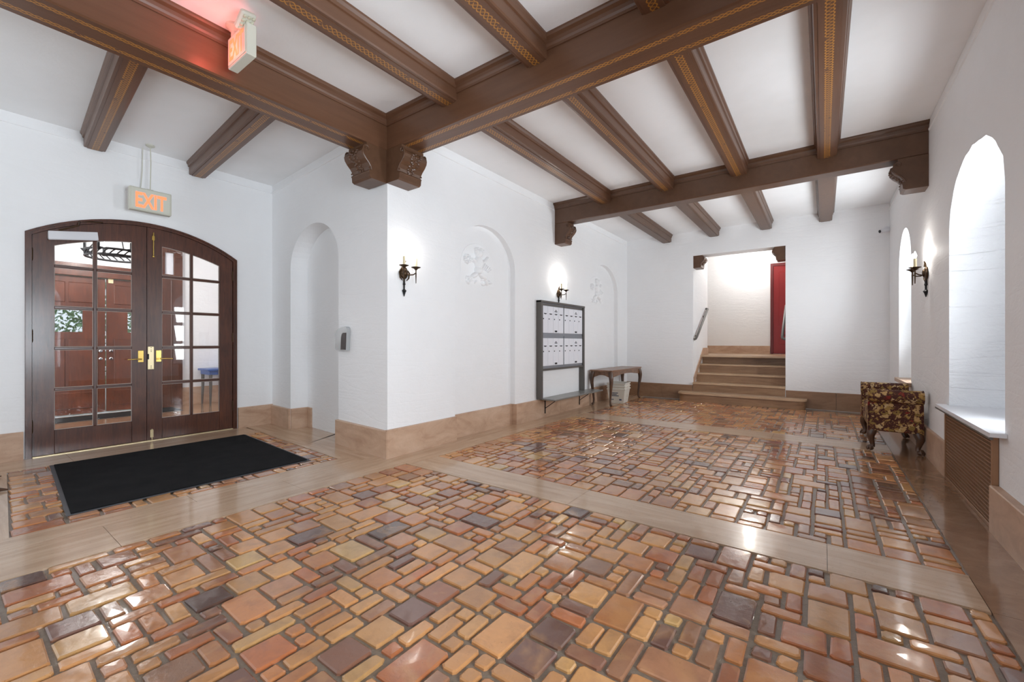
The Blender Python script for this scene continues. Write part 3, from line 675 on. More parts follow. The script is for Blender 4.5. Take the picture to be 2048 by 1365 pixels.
window_at('window_1', W1[0], W1[1], ap); window_at('window_2', W0[0], W0[1], None); window_at('added_window', W2[0], W2[1], None, 0.40)  # the last one, in the far niche, is added to bring in light
rad = empty('radiator_cover', (XR, 4.89, 0), 0, 'bronze lattice radiator cover under the deep arched window', 'radiator cover')
GY0, GY1 = 4.215 - 4.89, 5.60 - 4.89
m = MB(); m.add([(0.03, GY0, 0.02), (0.03, GY1, 0.02), (0.03, GY1, 0.66), (0.03, GY0, 0.66)], [(0, 1, 2, 3)]); m.box(0.02, 0.03, GY0, GY1, 0.01, 0.66)
m.v = []; m.f = []; m.box(-0.006, 0.0, GY0, GY1, 0.02, 0.655); m.build('dark_backing', 'cavity_shade', rad)  # flat dark sheet, shade behind the lattice put into its colour
m = MB()
nz = 21
for i in range(nz):
    z = 0.05 + 0.575 * i / (nz - 1); m.box(-0.026, -0.019, GY0 + 0.02, GY1 - 0.02, z - 0.0042, z + 0.0042)
ny = 52
for i in range(ny):
    y = GY0 + 0.03 + (GY1 - GY0 - 0.06) * i / (ny - 1); m.box(-0.021, -0.014, y - 0.0035, y + 0.0035, 0.035, 0.64)
o = m.build('lattice', 'grille', rad); o['kind'] = 'stuff'
m = MB(); m.bbox(-0.034, -0.001, GY0 - 0.003, GY0 + 0.022, 0.01, 0.66, .003); m.bbox(-0.034, -0.001, GY1 - 0.022, GY1 + 0.003, 0.01, 0.66, .003); m.bbox(-0.033, -0.001, GY0 + 0.02, GY1 - 0.02, 0.635, 0.66, .003); m.bbox(-0.033, -0.001, GY0 + 0.02, GY1 - 0.02, 0.01, 0.038, .003); m.build('grille_frame', 'grille', rad)
m = MB(); ya_, yb_, yc_, yd_ = 4.05 - 4.89, 5.71 - 4.89, 4.105 - 4.89, 5.605 - 4.89; m.prism([(-0.078, ya_, 0.664), (-0.002, ya_, 0.664), (-0.002, yc_, 0.664), (0.55, yc_, 0.664), (0.55, yd_, 0.664), (-0.002, yd_, 0.664), (-0.002, yb_, 0.664), (-0.078, yb_, 0.664)], (0, 0, 0.026)); sl = m.build('sill_board', 'white', rad)
m = MB(); m.bbox(-0.080, -0.062, 4.05 - 4.89, 5.71 - 4.89, 0.646, 0.663, 0.003); m.build('sill_edge', 'framegrey', sl)
m = MB(); m.bbox(XR - 0.05, XR - 0.001, W2[0] - 0.03, W2[1] + 0.03 , 0.68, 0.735, 0.004); s2 = m.build('stone_ledge', 'base'); tag(s2, 'pale stone ledge in the far wall niche behind the patterned bench', 'ledge')
m = MB(); m.bbox(XR + 0.001, XR + 0.40, W2[0] + 0.005, W2[1] - 0.005, 0.702, 0.735, 0.003); m.build('ledge_inner', 'base', s2)

# ------------------------------------------------------------------ staircase and upper hall
st = empty('staircase', ((SX0 + SX1) / 2, 9.62, 0), 0, 'brown stone steps with nosed treads rising to the landing with the red door', 'staircase')
stc = (SX0 + SX1) / 2
RS = 0.195; NOS = [9.62, 9.95, 10.26, 10.57, 10.88]
def rnd(x0, x1, y0, y1, r=0.10, n=5):
    p = [(x0, y1), (x0, y0 + r)] + [(x0 + r - r * math.cos(PI / 2 * i / n), y0 + r - r * math.sin(PI / 2 * i / n)) for i in range(1, n + 1)]
    p += [(x1 - r + r * math.sin(PI / 2 * i / n), y0 + r - r * math.cos(PI / 2 * i / n)) for i in range(0, n + 1)] + [(x1, y1)]
    return p
for i in range(5):
    z0_, z1 = RS * i, RS * (i + 1); y0 = NOS[i] - 9.62; last = i == 4
    yb_ = (NOS[i + 1] - 9.62 + 0.03) if not last else 3.6
    if i == 0:
        m = MB(); m.prism([(a - stc, b - 9.62, 0) for a, b in rnd(-2.56, -0.27, 9.645, 9.968, 0.13)], (0, 0, z1 - 0.035)); s_ = m.build('step', 'step', st)
        m = MB(); m.prism([(a - stc, b - 9.62, z1 - 0.035) for a, b in rnd(-2.585, -0.245, 9.62, 9.968, 0.15)], (0, 0, 0.035)); m.build('tread', 'tread', s_)
        m = MB(); m.box(SX0 - stc + .002, SX1 - stc - .002, 0.348, 0.36, 0, z1)
    else:
        xa, xb = SX0 - stc + 0.002, SX1 - stc - 0.002
        m = MB(); m.box(xa, xb, y0 + 0.022, y0 + 0.055, z0_, z1 - 0.035); s_ = m.build('step', 'step', st)
        m = MB()
        m.prism([(xa, y0, z1 - 0.03), (xa, y0 + 0.006, z1 - 0.036), (xa, (1.05 if last else yb_ + 0.02), z1 - 0.036), (xa, (1.05 if last else yb_ + 0.02), z1), (xa, y0 + 0.006, z1), (xa, y0, z1 - 0.006)], (xb - xa, 0, 0)); m.build('tread', 'tread' , s_)
ZL = RS * 5
YH = 13.0
m = MB(); m.add([(-4.6, NOS[4] + 0.06, ZL - 0.002), (1.6, NOS[4] + 0.06, ZL - 0.002), (1.6, YH, ZL - 0.002), (-4.6, YH, ZL - 0.002)], [(0, 1, 2, 3)]); tag(m.build('floor_landing', 'tread'), kind='structure')
HX0, HX1, HZ = -4.6, 1.6, 3.95
wall('wall_stair_left', (SX0, YF + 0.34, 0), (0, 1, 0), (1, 0, 0), 1.12, HZ, [])
wall('wall_stair_right', (SX1, YF + 0.34, 0), (0, 1, 0), (-1, 0, 0), 1.12, HZ, [])
wall('wall_landing', (HX0, YH, 0), (1, 0, 0), (0, -1, 0), HX1 - HX0, HZ, [])
wall('wall_landing_left', (HX0, YF + 1.46, 0), (1, 0, 0), (0, 1, 0), SX0 - HX0, HZ, [])
wall('wall_landing_right', (SX1, YF + 1.46, 0), (1, 0, 0), (0, 1, 0), HX1 - SX1, HZ, [])
wall('wall_landing_end', (HX0, YF + 1.46, 0), (0, 1, 0), (1, 0, 0), YH - YF - 1.46, HZ, [])
wall('wall_landing_end', (HX1, YF + 1.46, 0), (0, 1, 0), (-1, 0, 0), YH - YF - 1.46, HZ, [])
m = MB(); m.add([(HX0, YF + 0.34, HZ), (HX1, YF + 0.34, HZ), (HX1, YH, HZ), (HX0, YH, HZ)], [(0, 1, 2, 3)]); m.add([(SX0, YF + .34, SZT), (SX1, YF + .34, SZT), (SX1, YF + .34, HZ), (SX0, YF + .34, HZ)], [(0, 1, 2, 3)]); tag(m.build('ceiling_landing', 'ceil'), kind='structure')
bh = empty('baseboard_landing', (0, 0, 0), kind='structure')
m = MB(); m.box(HX0, -1.12, YH - 0.03, YH, ZL, ZL + 0.21); m.build('base_block', 'base', bh)
m = MB(); m.prism([(SX0 + 0.001, 10.02, 0.33), (SX0 + 0.001, 10.02, 0.50), (SX0 + 0.001, 10.95, ZL + 0.17), (SX0 + 0.001, 11.46, ZL + 0.17), (SX0 + 0.001, 11.46, ZL), (SX0 + .001, 10.9, ZL)], (0.018, 0, 0)); m.build('stair_skirting', 'base', bh)
rdr = empty('door_2', (-0.62, YH, ZL), kind='structure')
m = MB(); m.box(-0.49, -0.43, -0.05, 0, 0, 2.36); m.box(0.43, 0.49, -0.05, 0, 0, 2.36); m.box(-0.43, 0.43, -0.05, 0, 2.29, 2.36); m.build('door_frame', 'redframe', rdr)
m = MB(); m.bbox(-0.43, 0.43, -0.03, 0.0, 0.01, 2.29, .003); lf = m.build('door_leaf', 'reddoor', rdr)
for xa, xb in ((-0.30, -0.03), (0.03, 0.30)):
    for za, zb in ((0.25, 0.62), (0.74, 2.12)):
        m = MB(); m.bbox(xa, xb, -0.042, -0.028, za, zb, 0.010); m.build('raised_panel', 'reddoor', lf)
hl = empty('landing_lamp', (-1.5, 12.2, HZ), 0, 'white globe lamp on the landing ceiling above the stairs', 'lamp')
m = MB(); m.lathe([(0.09, 0), (0.09, -0.03), (0.05, -0.045)], (0, 0, 0)); m.build('canopy', 'brass', hl, smooth=True)
m = MB(); m.ell((0, 0, -0.13), (0.11, 0.11, 0.095), 16, 10); m.build('globe', 'bulb', hl, smooth=True)
point('landing_lamp_light', (-1.5, 12.2, HZ - 0.42), 19, 0.12, (1, 0.985, 0.96))
for X, d, lb in ((SX0, 1, 'grey metal handrail on the stair wall beside the corbel'), (SX1, -1, 'grey metal handrail partly in front of the red door')):
    e = empty('handrail', (X, 10.0, 1.37), 0, lb, 'handrail', 'stair handrails')
    m = MB(); m.tube([(d * 0.01, 0.02, -0.03), (d * 0.05, 0.03, -0.01), (d * 0.06, 0.08, 0.03), (d * 0.06, 1.18, 0.72), (d * 0.02, 1.22, 0.73)], 0.026, 10); m.build('rail', 'framegrey', e, smooth=True)
    for yy in (0.22, 0.98):
        m = MB(); zz = 0.03 + (yy - 0.08) * 0.69 / 1.10; m.tube([(0.0, yy, zz - 0.07), (d * 0.05, yy, zz - 0.06), (d * 0.06, yy, zz)], 0.008, 6); m.lathe([(0.03, 0), (0.03, 0.006), (0.02, 0.01)], (0, yy, zz - 0.07), 10, Matrix.Rotation(d * PI / 2, 4, 'Y')); m.build('bracket', 'iron', e)

# ------------------------------------------------------------------ wall sconces (local +x out of the wall)
def sconce(loc, rz, label, energy):
    e = empty('wall_sconce', loc, rz, label, 'wall lamp', 'candle wall sconces')
    RY = Matrix.Rotation(PI / 2, 4, 'Y')
    m = MB(); m.ell((0.012, 0, 0.0), (0.022, 0.055, 0.075), 14, 8); m.ell((0.03, 0, 0.0), (0.018, 0.030, 0.045), 12, 6)
    m.tube([(0.02, 0, 0.07), (0.02, 0, 0.11), (0.03, 0.012, 0.135)], [.014, .010, .004], 8)
    for sg in (-1, 1): m.tube([(0.015, sg * 0.05, 0.03), (0.02, sg * 0.07, 0.0), (0.02, sg * 0.06, -0.06), (0.02, sg * 0.03, -0.09)], [.006, .009, .008, .004], 6)
    bp = m.build('back_plate', 'iron', e, smooth=True)
    m = MB(); m.lathe([(.010, -0.07), (.012, -0.12), (.017, -0.13), (.010, -0.142), (.009, -0.185), (.026, -0.205), (.016, -0.225), (.003, -0.27)], (0.014, 0, 0), 8); m.build('spear_finial', 'black', e)
    for sg, zz in ((-1, 0.0), (1, 0.0)):
        yy = sg * 0.085; xx = 0.115
        m = MB(); m.tube([(0.025, 0, -0.01), (0.05, sg * 0.04, -0.025), (0.085, sg * 0.075, -0.02), (xx, yy, 0.0), (xx, yy, 0.045)], 0.007, 8); m.tube([(xx, yy, 0.0), (xx, yy, -0.12)], [.008, .004], 6); m.build('arm', 'iron', e, smooth=True)
        m = MB(); m.lathe([(.010, 0.03), (.022, 0.045), (.050, 0.058), (.055, 0.063), (.050, 0.064), (.018, 0.056)], (xx, yy, 0), 16); m.build('drip_cup', 'iron', e, smooth=True)
        m = MB(); m.lathe([(.015, 0.058), (.0145, 0.16), (.012, 0.165)], (xx, yy, 0), 12); m.build('candle_sleeve', 'candle', e, smooth=True)
        m = MB(); m.lathe([(.008, 0.164), (.015, 0.185), (.016, 0.198), (.010, 0.222), (.002, 0.245)], (xx, yy, 0), 12); m.build('flame_bulb', 'bulb', e, smooth=True)
    wp = Matrix.Rotation(rz, 4, 'Z') @ Vector((0.13, 0, 0.235)); point('sconce_light', (loc[0] + wp.x, loc[1] + wp.y, loc[2] + wp.z), energy, 0.03)
    return e
sconce((XL, 3.17, 2.07), 0, 'bronze two-candle wall sconce beside the projecting wall corner', 0.8)
sconce((XL, 6.67, 2.16), 0, 'bronze two-candle wall sconce above the mailboxes', 2.8)
sconce((XR, 6.62, 2.06), PI, 'bronze two-candle wall sconce on the wall beside the arched window', 3)

# ------------------------------------------------------------------ plaster reliefs in the arched niches
def relief(loc, rz, label, seed):
    e = empty('plaster_relief', loc, rz, label, 'relief', 'plaster cherub reliefs')
    W, H = 0.72, 0.58
    out = [(-W / 2, 0)] + arch_pts(-W / 2, W / 2, 0.26, H, 16) + [(W / 2, 0)]
    m = MB(); n = len(out)
    for i in range(n - 1):
        (a, z), (b, y) = out[i], out[i + 1]; k_ = 0.985
        m.add([(0.001, a, z), (0.001, b, y), (0.006, b * k_, y * k_ + .004), (0.006, a * k_, z * k_ + .004)], [(0, 1, 2, 3)])
    m.add([(0.006, a * .985, z * .985 + .004) for a, z in out], [tuple(range(n))]); m.build('arched_plaque', 'relief', e)
    random.seed(seed); m = MB()
    E_ = lambda y, z, ry, rz_, a=0, d=0.024: m.ell((0.006, y, z), (d * 1.9, ry, rz_), 12, 8, Matrix.Rotation(a, 3, 'X'))
    E_(0.00, 0.44, .060, .068, 0, .045); E_(0.02, 0.485, .070, .040, .2, .034); E_(-.05, 0.45, .026, .05, .3, .034)     # head and curls
    for i in range(7): E_(-.06 + .022 * i, .495 + .02 * math.sin(i), .018, .016, 0, .036)
    E_(0.0, 0.30, .075, .105, .15, .045); E_(-.01, 0.20, .070, .06, 0, .042)                                             # torso
    E_(0.10, 0.335, .085, .026, .55, .030); E_(0.175, 0.385, .060, .022, .8, .026)                                       # raised arm
    E_(-.10, 0.325, .080, .026, -.4, .030); E_(-.17, 0.315, .05, .024, .5, .028)
    E_(-.09, 0.125, .085, .036, .5, .034); E_(0.09, 0.12, .09, .036, -.45, .034); E_(-.16, .06, .05, .024, 1.1, .026); E_(.17, .055, .06, .022, -.9, .026)
    for i in range(9):                                                                                                  # round basket of fruit
        a = i * 2 * PI / 9; E_(-.235 + .050 * math.cos(a), .33 + .050 * math.sin(a), .022, .018, a, .024)
    E_(-.235, .33, .03, .03, 0, .026)
    for i in range(5): E_(.13 + .032 * i, .28 - .012 * i, .016, .055, -.5 - .12 * i, .018)                                # wing
    for i in range(14): E_(random.uniform(-.26, .27), random.uniform(.01, .09), random.uniform(.015, .05), random.uniform(.01, .02), random.uniform(-1, 1), .018)   # drapery
    m.build('cherub_figure', 'relief', e, smooth=True, angle=80)
relief((XL - 0.09, 4.56, 2.09), 0, 'white plaster cherub relief in the arched niche beside the mailboxes', 3)
relief((XL - 0.09, 8.45, 2.12), 0, 'white plaster cherub relief in the arched niche above the console table', 4)

# ------------------------------------------------------------------ mailboxes with frame and shelf
mb_ = empty('mailbox_panel', (XL, 6.73, 0), 0, 'white apartment mailboxes in a tall grey frame under a candle sconce', 'mailboxes')
MY0, MY1 = 5.94 - 6.73, 7.53 - 6.73
m = MB(); m.bbox(0, 0.10, MY0, MY0 + 0.06, 0.335, 1.975, .004); m.bbox(0, 0.10, MY1 - 0.05, MY1, 0.335, 1.975, .004); m.bbox(0, 0.105, MY0, MY1, 1.945, 1.98, .004); m.bbox(0, 0.085, MY0 + 0.06, MY1 - 0.05, 0.80, 0.835, .004); m.build('panel_frame', 'framegrey', mb_)
ya, yb = MY0 + 0.06, MY1 - 0.05; mid = (ya + yb) / 2
m = MB(); m.box(0, 0.066, ya, yb, 0.835, 1.945); m.build('carcass', 'alu', mb_)
for (c0, c1) in ((ya + 0.012, mid - 0.014), (mid + 0.014, yb - 0.012)):
    for (z0_, z1) in ((0.875, 1.355), (1.435, 1.90)):
        m = MB(); m.box(0.066, 0.076, c0, c1, z1, z1 + 0.035); m.build('header_strip', 'framegrey' if z1 > 1.5 else 'alu', mb_)
        dw = (c1 - c0) / 4
        for j in range(4):
            d0, d1 = c0 + j * dw + 0.003, c0 + (j + 1) * dw - 0.003
            m = MB(); m.bbox(0.066, 0.078, d0, d1, z0_ + 0.004, z1 - 0.004, .003); dr = m.build('mailbox_door', 'boxdoor', mb_)
            yc_ = (d0 + d1) / 2; H_ = z1 - z0_
            m = MB(); m.box(0.0775, 0.0795, yc_ - 0.045, yc_ + 0.045, z0_ + H_ * 0.70, z0_ + H_ * 0.725); m.box(0.0775, 0.0795, yc_ - 0.025, yc_ + 0.03, z0_ + H_ * 0.685, z0_ + H_ * 0.70); m.build('name_slot', 'ink', dr)
            m = MB(); m.lathe([(.011, 0), (.011, .006), (.006, .008)], (0.077, d0 + 0.03, z0_ + H_ * 0.52), 10, Matrix.Rotation(PI / 2, 4, 'Y')); m.build('keyhole', 'ink', dr)
            if j == 2:
                m = MB(); m.box(0.0775, 0.0795, yc_ - 0.045, yc_ + 0.045, z0_ + H_ * 0.80, z0_ + H_ * 0.83); m.box(0.0775, 0.0795, yc_ - 0.02, yc_ + 0.02, z0_ + H_ * 0.845, z0_ + H_ * 0.875); m.build('lock_mark', 'ink', dr)
                m = MB(); m.box(0.0775, 0.0795, yc_ - 0.04, yc_ + 0.04, z0_ + 0.02, z0_ + 0.05); m.build('lock_mark', 'ink', dr)
sh = empty('wall_shelf', (XL, 7.0, 0.33), 0, 'long narrow grey shelf on black brackets under the mailboxes', 'shelf')
m = MB(); m.bbox(0.036, 0.34, 5.98 - 7.0, 7.84 - 7.0, -0.012, 0.012, .004); m.build('shelf_board', 'shelf', sh)
for yy in (6.16, 7.42):
    m = MB(); y = yy - 7.0; m.box(0.036, 0.046, y - 0.01, y + 0.01, -0.26, -0.012); m.box(0.036, 0.28, y - 0.01, y + 0.01, -0.020, -0.012); m.tube([(0.046, y, -0.17), (0.26, y, -0.02)], 0.006, 6); m.build('bracket', 'black', sh)

# ------------------------------------------------------------------ console table
ct = empty('console_table', (-3.565, 8.70, 0.0095), 0, 'brown console table with curved legs standing under the second niche', 'table')
HW, HL, TZ = 0.235, 0.84, 0.715
def serp(hw, hl, z, n=8):
    p = []
    for i in range(n + 1): t_ = i / n; p.append((-hw + 2 * hw * t_, -hl - 0.012 * math.sin(PI * t_), z))
    for i in range(1, n + 1): t_ = i / n; p.append((hw + 0.018 * math.sin(PI * t_), -hl + 2 * hl * t_, z))
    for i in range(1, n + 1): t_ = i / n; p.append((hw - 2 * hw * t_, hl + 0.012 * math.sin(PI * t_), z))
    for i in range(1, n): t_ = i / n; p.append((-hw, hl - 2 * hl * t_, z))
    return p
m = MB(); m.prism(serp(HW, HL, TZ - 0.022), (0, 0, 0.022)); m.prism(serp(HW - 0.012, HL - 0.012, TZ - 0.034), (0, 0, 0.012)); tp = m.build('table_top', 'tablewood', ct)
for sx in (-1, 1):
    m = MB(); n = 12; pl_ = [(sx * (HW - 0.035), -HL + 0.05, TZ - 0.034), (sx * (HW - 0.035), HL - 0.05, TZ - 0.034)] + [(sx * (HW - 0.035), HL - 0.05 - (2 * HL - 0.1) * i / n, TZ - 0.10 - 0.045 * abs(math.cos(PI * i / n)) ** 3) for i in range(n + 1)]
    m.prism(pl_, (-sx * 0.02, 0, 0)); m.build('apron', 'tablewood', ct)
for sy in (-1, 1):
    m = MB(); n = 10; pl_ = [(-HW + 0.04, sy * (HL - 0.035), TZ - 0.034), (HW - 0.04, sy * (HL - 0.035), TZ - 0.034)] + [(HW - 0.04 - (2 * HW - 0.08) * i / n, sy * (HL - 0.035), TZ - 0.10 - 0.05 * abs(math.cos(PI * i / n)) ** 3) for i in range(n + 1)]
    m.prism(pl_, (0, -sy * 0.02, 0)); m.build('apron', 'tablewood', ct)
def cabriole(h, a, r0):
    """curved leg: offsets (out, z, radius) from top to foot"""
    pr = [(0.0, 1.0, 1.0), (0.5, 0.90, 1.12), (0.95, 0.80, 1.05), (0.9, 0.68, 0.85), (0.45, 0.50, 0.66), (0.0, 0.32, 0.54), (-0.3, 0.17, 0.46), (-0.15, 0.08, 0.46), (0.35, 0.04, 0.6), (0.8, 0.018, 0.5)]
    return [(o_ * a, z * h, r * r0) for o_, z, r in pr]
for sx in (-1, 1):
    for sy in (-1, 1):
        m = MB(); d = Vector((sx, sy, 0)).normalized(); pr = cabriole(TZ - 0.034, 0.036, 0.043)
        m.tube([(sx * (HW - 0.05) + d.x * o_, sy * (HL - 0.05) + d.y * o_, z + 0.001) for o_, z, r in pr], [r for o_, z, r in pr], 10); m.build('leg', 'legwood', ct, smooth=True)

# mail totes stacked under the table
random.seed(8)
GB = 'nested mail tubs under the console table'
TX, TY = -3.50, 8.62
def tote(z, label, txt):
    e = empty('mail_tub', (TX, TY, z), 0.12, label, 'mail tub', GB)
    H_, a0, b0, a1, b1 = 0.30, 0.145, 0.175, 0.185, 0.22
    m = MB(); t_ = 0.006
    lo = [(-a0, -b0, 0), (a0, -b0, 0), (a0, b0, 0), (-a0, b0, 0)]; hi = [(-a1, -b1, H_), (a1, -b1, H_), (a1, b1, H_), (-a1, b1, H_)]
    li = [(x * .96, y * .96, t_) for x, y, z_ in lo]; hi2 = [(x * .965, y * .965, H_) for x, y, z_ in hi]
    m.add(lo + hi + li + hi2, [(3, 2, 1, 0)] + [(i, (i + 1) % 4, 4 + (i + 1) % 4, 4 + i) for i in range(4)] + [(4 + i, 4 + (i + 1) % 4, 12 + (i + 1) % 4, 12 + i) for i in range(4)] + [(12 + i, 12 + (i + 1) % 4, 8 + (i + 1) % 4, 8 + i) for i in range(4)] + [(8, 9, 10, 11)])
    m.build('tub_body', 'tote', e)
    m = MB(); r_ = 0.010
    for s_ in (-1, 1): m.bbox(-a1 - r_, a1 + r_, s_ * b1 - r_, s_ * b1 + r_, H_ - 0.022, H_ + 0.004, .004); m.bbox(s_ * a1 - r_, s_ * a1 + r_, -b1 - r_, b1 + r_, H_ - 0.022, H_ + 0.004, .004)
    m.build('rim', 'tote', e)
    if txt:                                                 # faded blocks of print on the two faces in view
        m = MB()
        for k_, (za, n_) in enumerate(((0.205, 7), (0.175, 6), (0.145, 8), (0.065, 3))):
            x = -0.12
            for i in range(n_):
                wv = random.uniform(0.016, 0.032); yo = -(b0 + (b1 - b0) * za / H_) - 0.002
                m.add([(x, yo, za), (x + wv * .8, yo, za), (x + wv * .8, yo - .002, za + 0.020), (x, yo - .002, za + 0.020)], [(0, 1, 2, 3)]); x += wv
        yo = -(b0 + (b1 - b0) * .065 / H_) - 0.002; m.add([(0.06, yo, .06), (0.11, yo, .06), (0.11, yo - .003, .09), (0.06, yo - .003, .09)], [(0, 1, 2, 3)])
        tag(m.build('print', 'blueink', e), kind='stuff')
    m = MB()
    for q in range(4):
        za = random.uniform(.05, .25); xo = a0 + (a1 - a0) * za / H_ + 0.002; y = random.uniform(-.12, .12); m.add([(xo, y, za), (xo, y + .018, za), (xo + .002, y + .018, za + .014), (xo + .002, y, za + .014)], [(0, 1, 2, 3)])
    tag(m.build('marks', 'ink', e), kind='stuff')
tote(0.0095, 'white mail tub with faded blue print, lowest of the stack under the console table', True)
tote(0.068, 'white mail tub nested in the middle of the stack under the console table', False)
tote(0.126, 'white mail tub on top of the stack under the console table', False)

# ------------------------------------------------------------------ upholstered bench with rolled arms
def bench(loc, rz, label):
    e = empty('upholstered_bench', loc, rz, label, 'bench', 'leaf-patterned benches')
    hw, hl = 0.225, 0.565
    m = MB(); m.bbox(-hw, hw, -hl, hl, 0.235, 0.42, 0.025); m.build('seat_base', 'fabric', e)
    m = MB(); m.bbox(-hw + 0.005, hw - 0.005, -hl + 0.09, hl - 0.09, 0.40, 0.50, 0.035); m.build('seat_cushion', 'fabric', e)
    for s_ in (-1, 1):
        pr = []
        n = 18
        r_ = 0.075; cy_, cz_ = s_ * (hl - 0.018), 0.648
        pts = [(s_ * (hl - 0.105), 0.24), (s_ * (hl + 0.004), 0.24), (s_ * (hl - 0.004), 0.45), (s_ * (hl - 0.012), 0.57)]
        a0 = -1.25
        for i in range(n + 1):
            a = a0 + (PI + 1.45) * i / n; pts.append((cy_ + s_ * r_ * math.cos(a), cz_ + r_ * math.sin(a)))
        pts.append((s_ * (hl - 0.105), 0.56))
        m = MB(); cx = 0.006
        m.prism([(-hw - 0.012, y, z) for y, z in pts], (2 * hw + 0.024, 0, 0)); a_ = m.build('arm', 'fabric', e)
        md = a_.modifiers.new('bevel', 'BEVEL'); md.width = 0.014; md.segments = 2; md.limit_method = 'ANGLE'
        for sx in (-1, 1):
            m = MB(); m.tube([(sx * (hw + 0.010), y, z) for y, z in pts], 0.006, 6); m.build('piping', 'fabric', a_)
    for sx in (-1, 1):
        for sy in (-1, 1):
            m = MB(); d = Vector((sx * 0.8, sy * 0.6, 0)); pr = [(0.0, .26, .045), (.018, .215, .048), (.030, .17, .040), (.018, .115, .028), (.006, .07, .024), (.014, .045, .030)]
            bx, by = sx * (hw - 0.035), sy * (hl - 0.045)
            m.tube([(bx + d.x * a, by + d.y * a, z) for a, z, r in pr], [r for a, z, r in pr], 10); lg = m.build('leg', 'legwood', e, smooth=True)
            m = MB(); c = Vector((bx + d.x * .028, by + d.y * .028, 0)); m.ell((c.x, c.y, 0.027), (.030, .030, .026), 10, 7)
            for a in (-0.75, 0.0, 0.75):
                q = Matrix.Rotation(a, 3, 'Z') @ d; m.tube([(c.x - q.x * .010, c.y - q.y * .010, .062), (c.x + q.x * .018, c.y + q.y * .018, .054), (c.x + q.x * .036, c.y + q.y * .036, .026), (c.x + q.x * .034, c.y + q.y * .034, .006)], [.010, .012, .009, .004], 6)
            m.build('claw_foot', 'legwood', lg, smooth=True)
    return e
bench((0.665, 7.07, 0.0105), 0, 'leaf-patterned upholstered bench with rolled arms against the window wall')
def side_chair(loc, rz, label):
    e = empty('side_chair', loc, rz, label, 'chair')
    m = MB(); m.bbox(-0.25, 0.25, -0.23, 0.23, 0.42, 0.49, 0.02); m.build('seat', 'white', e)
    m = MB(); m.bbox(-0.25, 0.25, -0.215, 0.215, 0.36, 0.42, 0.01); m.build('seat_rail', 'legwood', e)
    m = MB(); m.bbox(-0.24, 0.24, -0.27, -0.225, 0.49, 1.0, 0.02); m.build('backrest', 'white', e)
    for sx in (-1, 1):
        for sy in (-1, 1):
            d = Vector((sx * 0.45, sy * 0.9, 0)).normalized()
            m = MB(); x, y = sx * 0.21, sy * 0.18
            m.tube([(x + d.x * o_, y + d.y * o_, z) for o_, z in ((0, .38), (.03, .30), (.035, .20), (.03, .10), (.05, .05), (.10, .026), (.175, .014), (.215, .010))], [.030, .030, .024, .020, .022, .024, .014, .006], 8); m.build('leg', 'legwood', e, smooth=True)
side_chair((-5.93, 0.015, 0.0105), 0, 'pale chair just outside the picture, one pointed wooden foot showing near the doormat')

# ------------------------------------------------------------------ exit signs
def exit_letters(w_, h_, par):
    t_ = text_mesh('EXIT', 1.0, 0.0)
    xs = [q[0] for q in t_.v]; ys = [q[1] for q in t_.v]; cx, cy = (min(xs) + max(xs)) / 2, (min(ys) + max(ys)) / 2
    sx, sy = w_ / (max(xs) - min(xs)), h_ / (max(ys) - min(ys))
    return [((q[0] - cx) * sx, (q[1] - cy) * sy) for q in t_.v], t_.f
e = empty('exit_sign', (-6.78, 1.615, 3.035), 0, 'hanging exit sign with orange letters above the entrance doors', 'exit sign', 'exit signs')
m = MB(); m.bbox(-0.045, 0.04, -0.205, 0.205, -0.14, 0.14, .006); m.build('sign_box', 'signbody', e)
m = MB(); m.bbox(0.039, 0.046, -0.19, 0.19, -0.128, 0.128, .003); m.build('face_plate', 'signface', e)
vs, fs = exit_letters(0.30, 0.185, e)
m = MB(); m.v = [(0.0475, a, z - 0.01) for a, z in vs]; m.f = fs; m.build('letters', 'exitred', e)
m = MB(); m.tube([(0, 0.0, 0.15), (0, 0.006, 0.50), (0, 0.0, ZC - 3.035)], 0.006, 8); m.lathe([(.045, ZC - 3.035), (.045, ZC - 3.05), (.012, ZC - 3.065)], (0, 0, 0)); m.bbox(-.012, .012, -.03, .03, .138, .152, .003); m.build('hanging_rod', 'signbody', e)
m = MB(); m.tube([(-0.16, -0.06, 0.14), (-0.165, -0.04, 0.40), (-0.16, -0.035, ZC - 3.035)], 0.005, 6); m.build('rod_shadow_tube', 'signbody', e)  # thin tube shaped after the shadow of the hanging rod
e = empty('exit_sign', (-3.575, 1.40, 3.74), 0, 'ivory ceiling exit sign with emergency lamp head beside the entrance bay beam', 'exit sign', 'exit signs')
m = MB(); m.lathe([(.065, 0), (.065, -.02), (.03, -.05), (.03, -.10)], (-0.12, 0, 0)); m.build('canopy', 'signbody', e, smooth=True)
m = MB(); m.bbox(-0.165, 0.165, -0.035, 0.035, -0.335, -0.10, .006); m.build('sign_box', 'signbody', e)
m = MB(); m.bbox(-0.15, 0.15, -0.040, -0.034, -0.32, -0.115, .003); m.build('face_plate', 'signface', e)
m = MB(); m.v = [(a * 0.83, -0.0415, z * 0.86 - 0.2175) for a, z in vs]; m.f = fs; m.build('letters', 'exitred', e)
m = MB(); i0 = 0; m.bbox(-0.075, 0.075, -0.055, 0.055, -0.022, 0.022, .012)
T = Matrix.Translation((0.13, -0.03, -0.085)) @ Matrix.Rotation(-0.5, 4, 'Y') @ Matrix.Rotation(0.25, 4, 'X'); m.xf(T); hd = m.build('lamp_head', 'signbody', e)
m = MB()
for i in range(4):
    for j in range(3): m.lathe([(.011, 0), (.013, -.006), (.005, -.010)], (-0.052 + 0.034 * i, -0.032 + 0.032 * j, -0.022), 8)
m.xf(T); tag(m.build('led_lens', 'led', hd), kind='stuff')
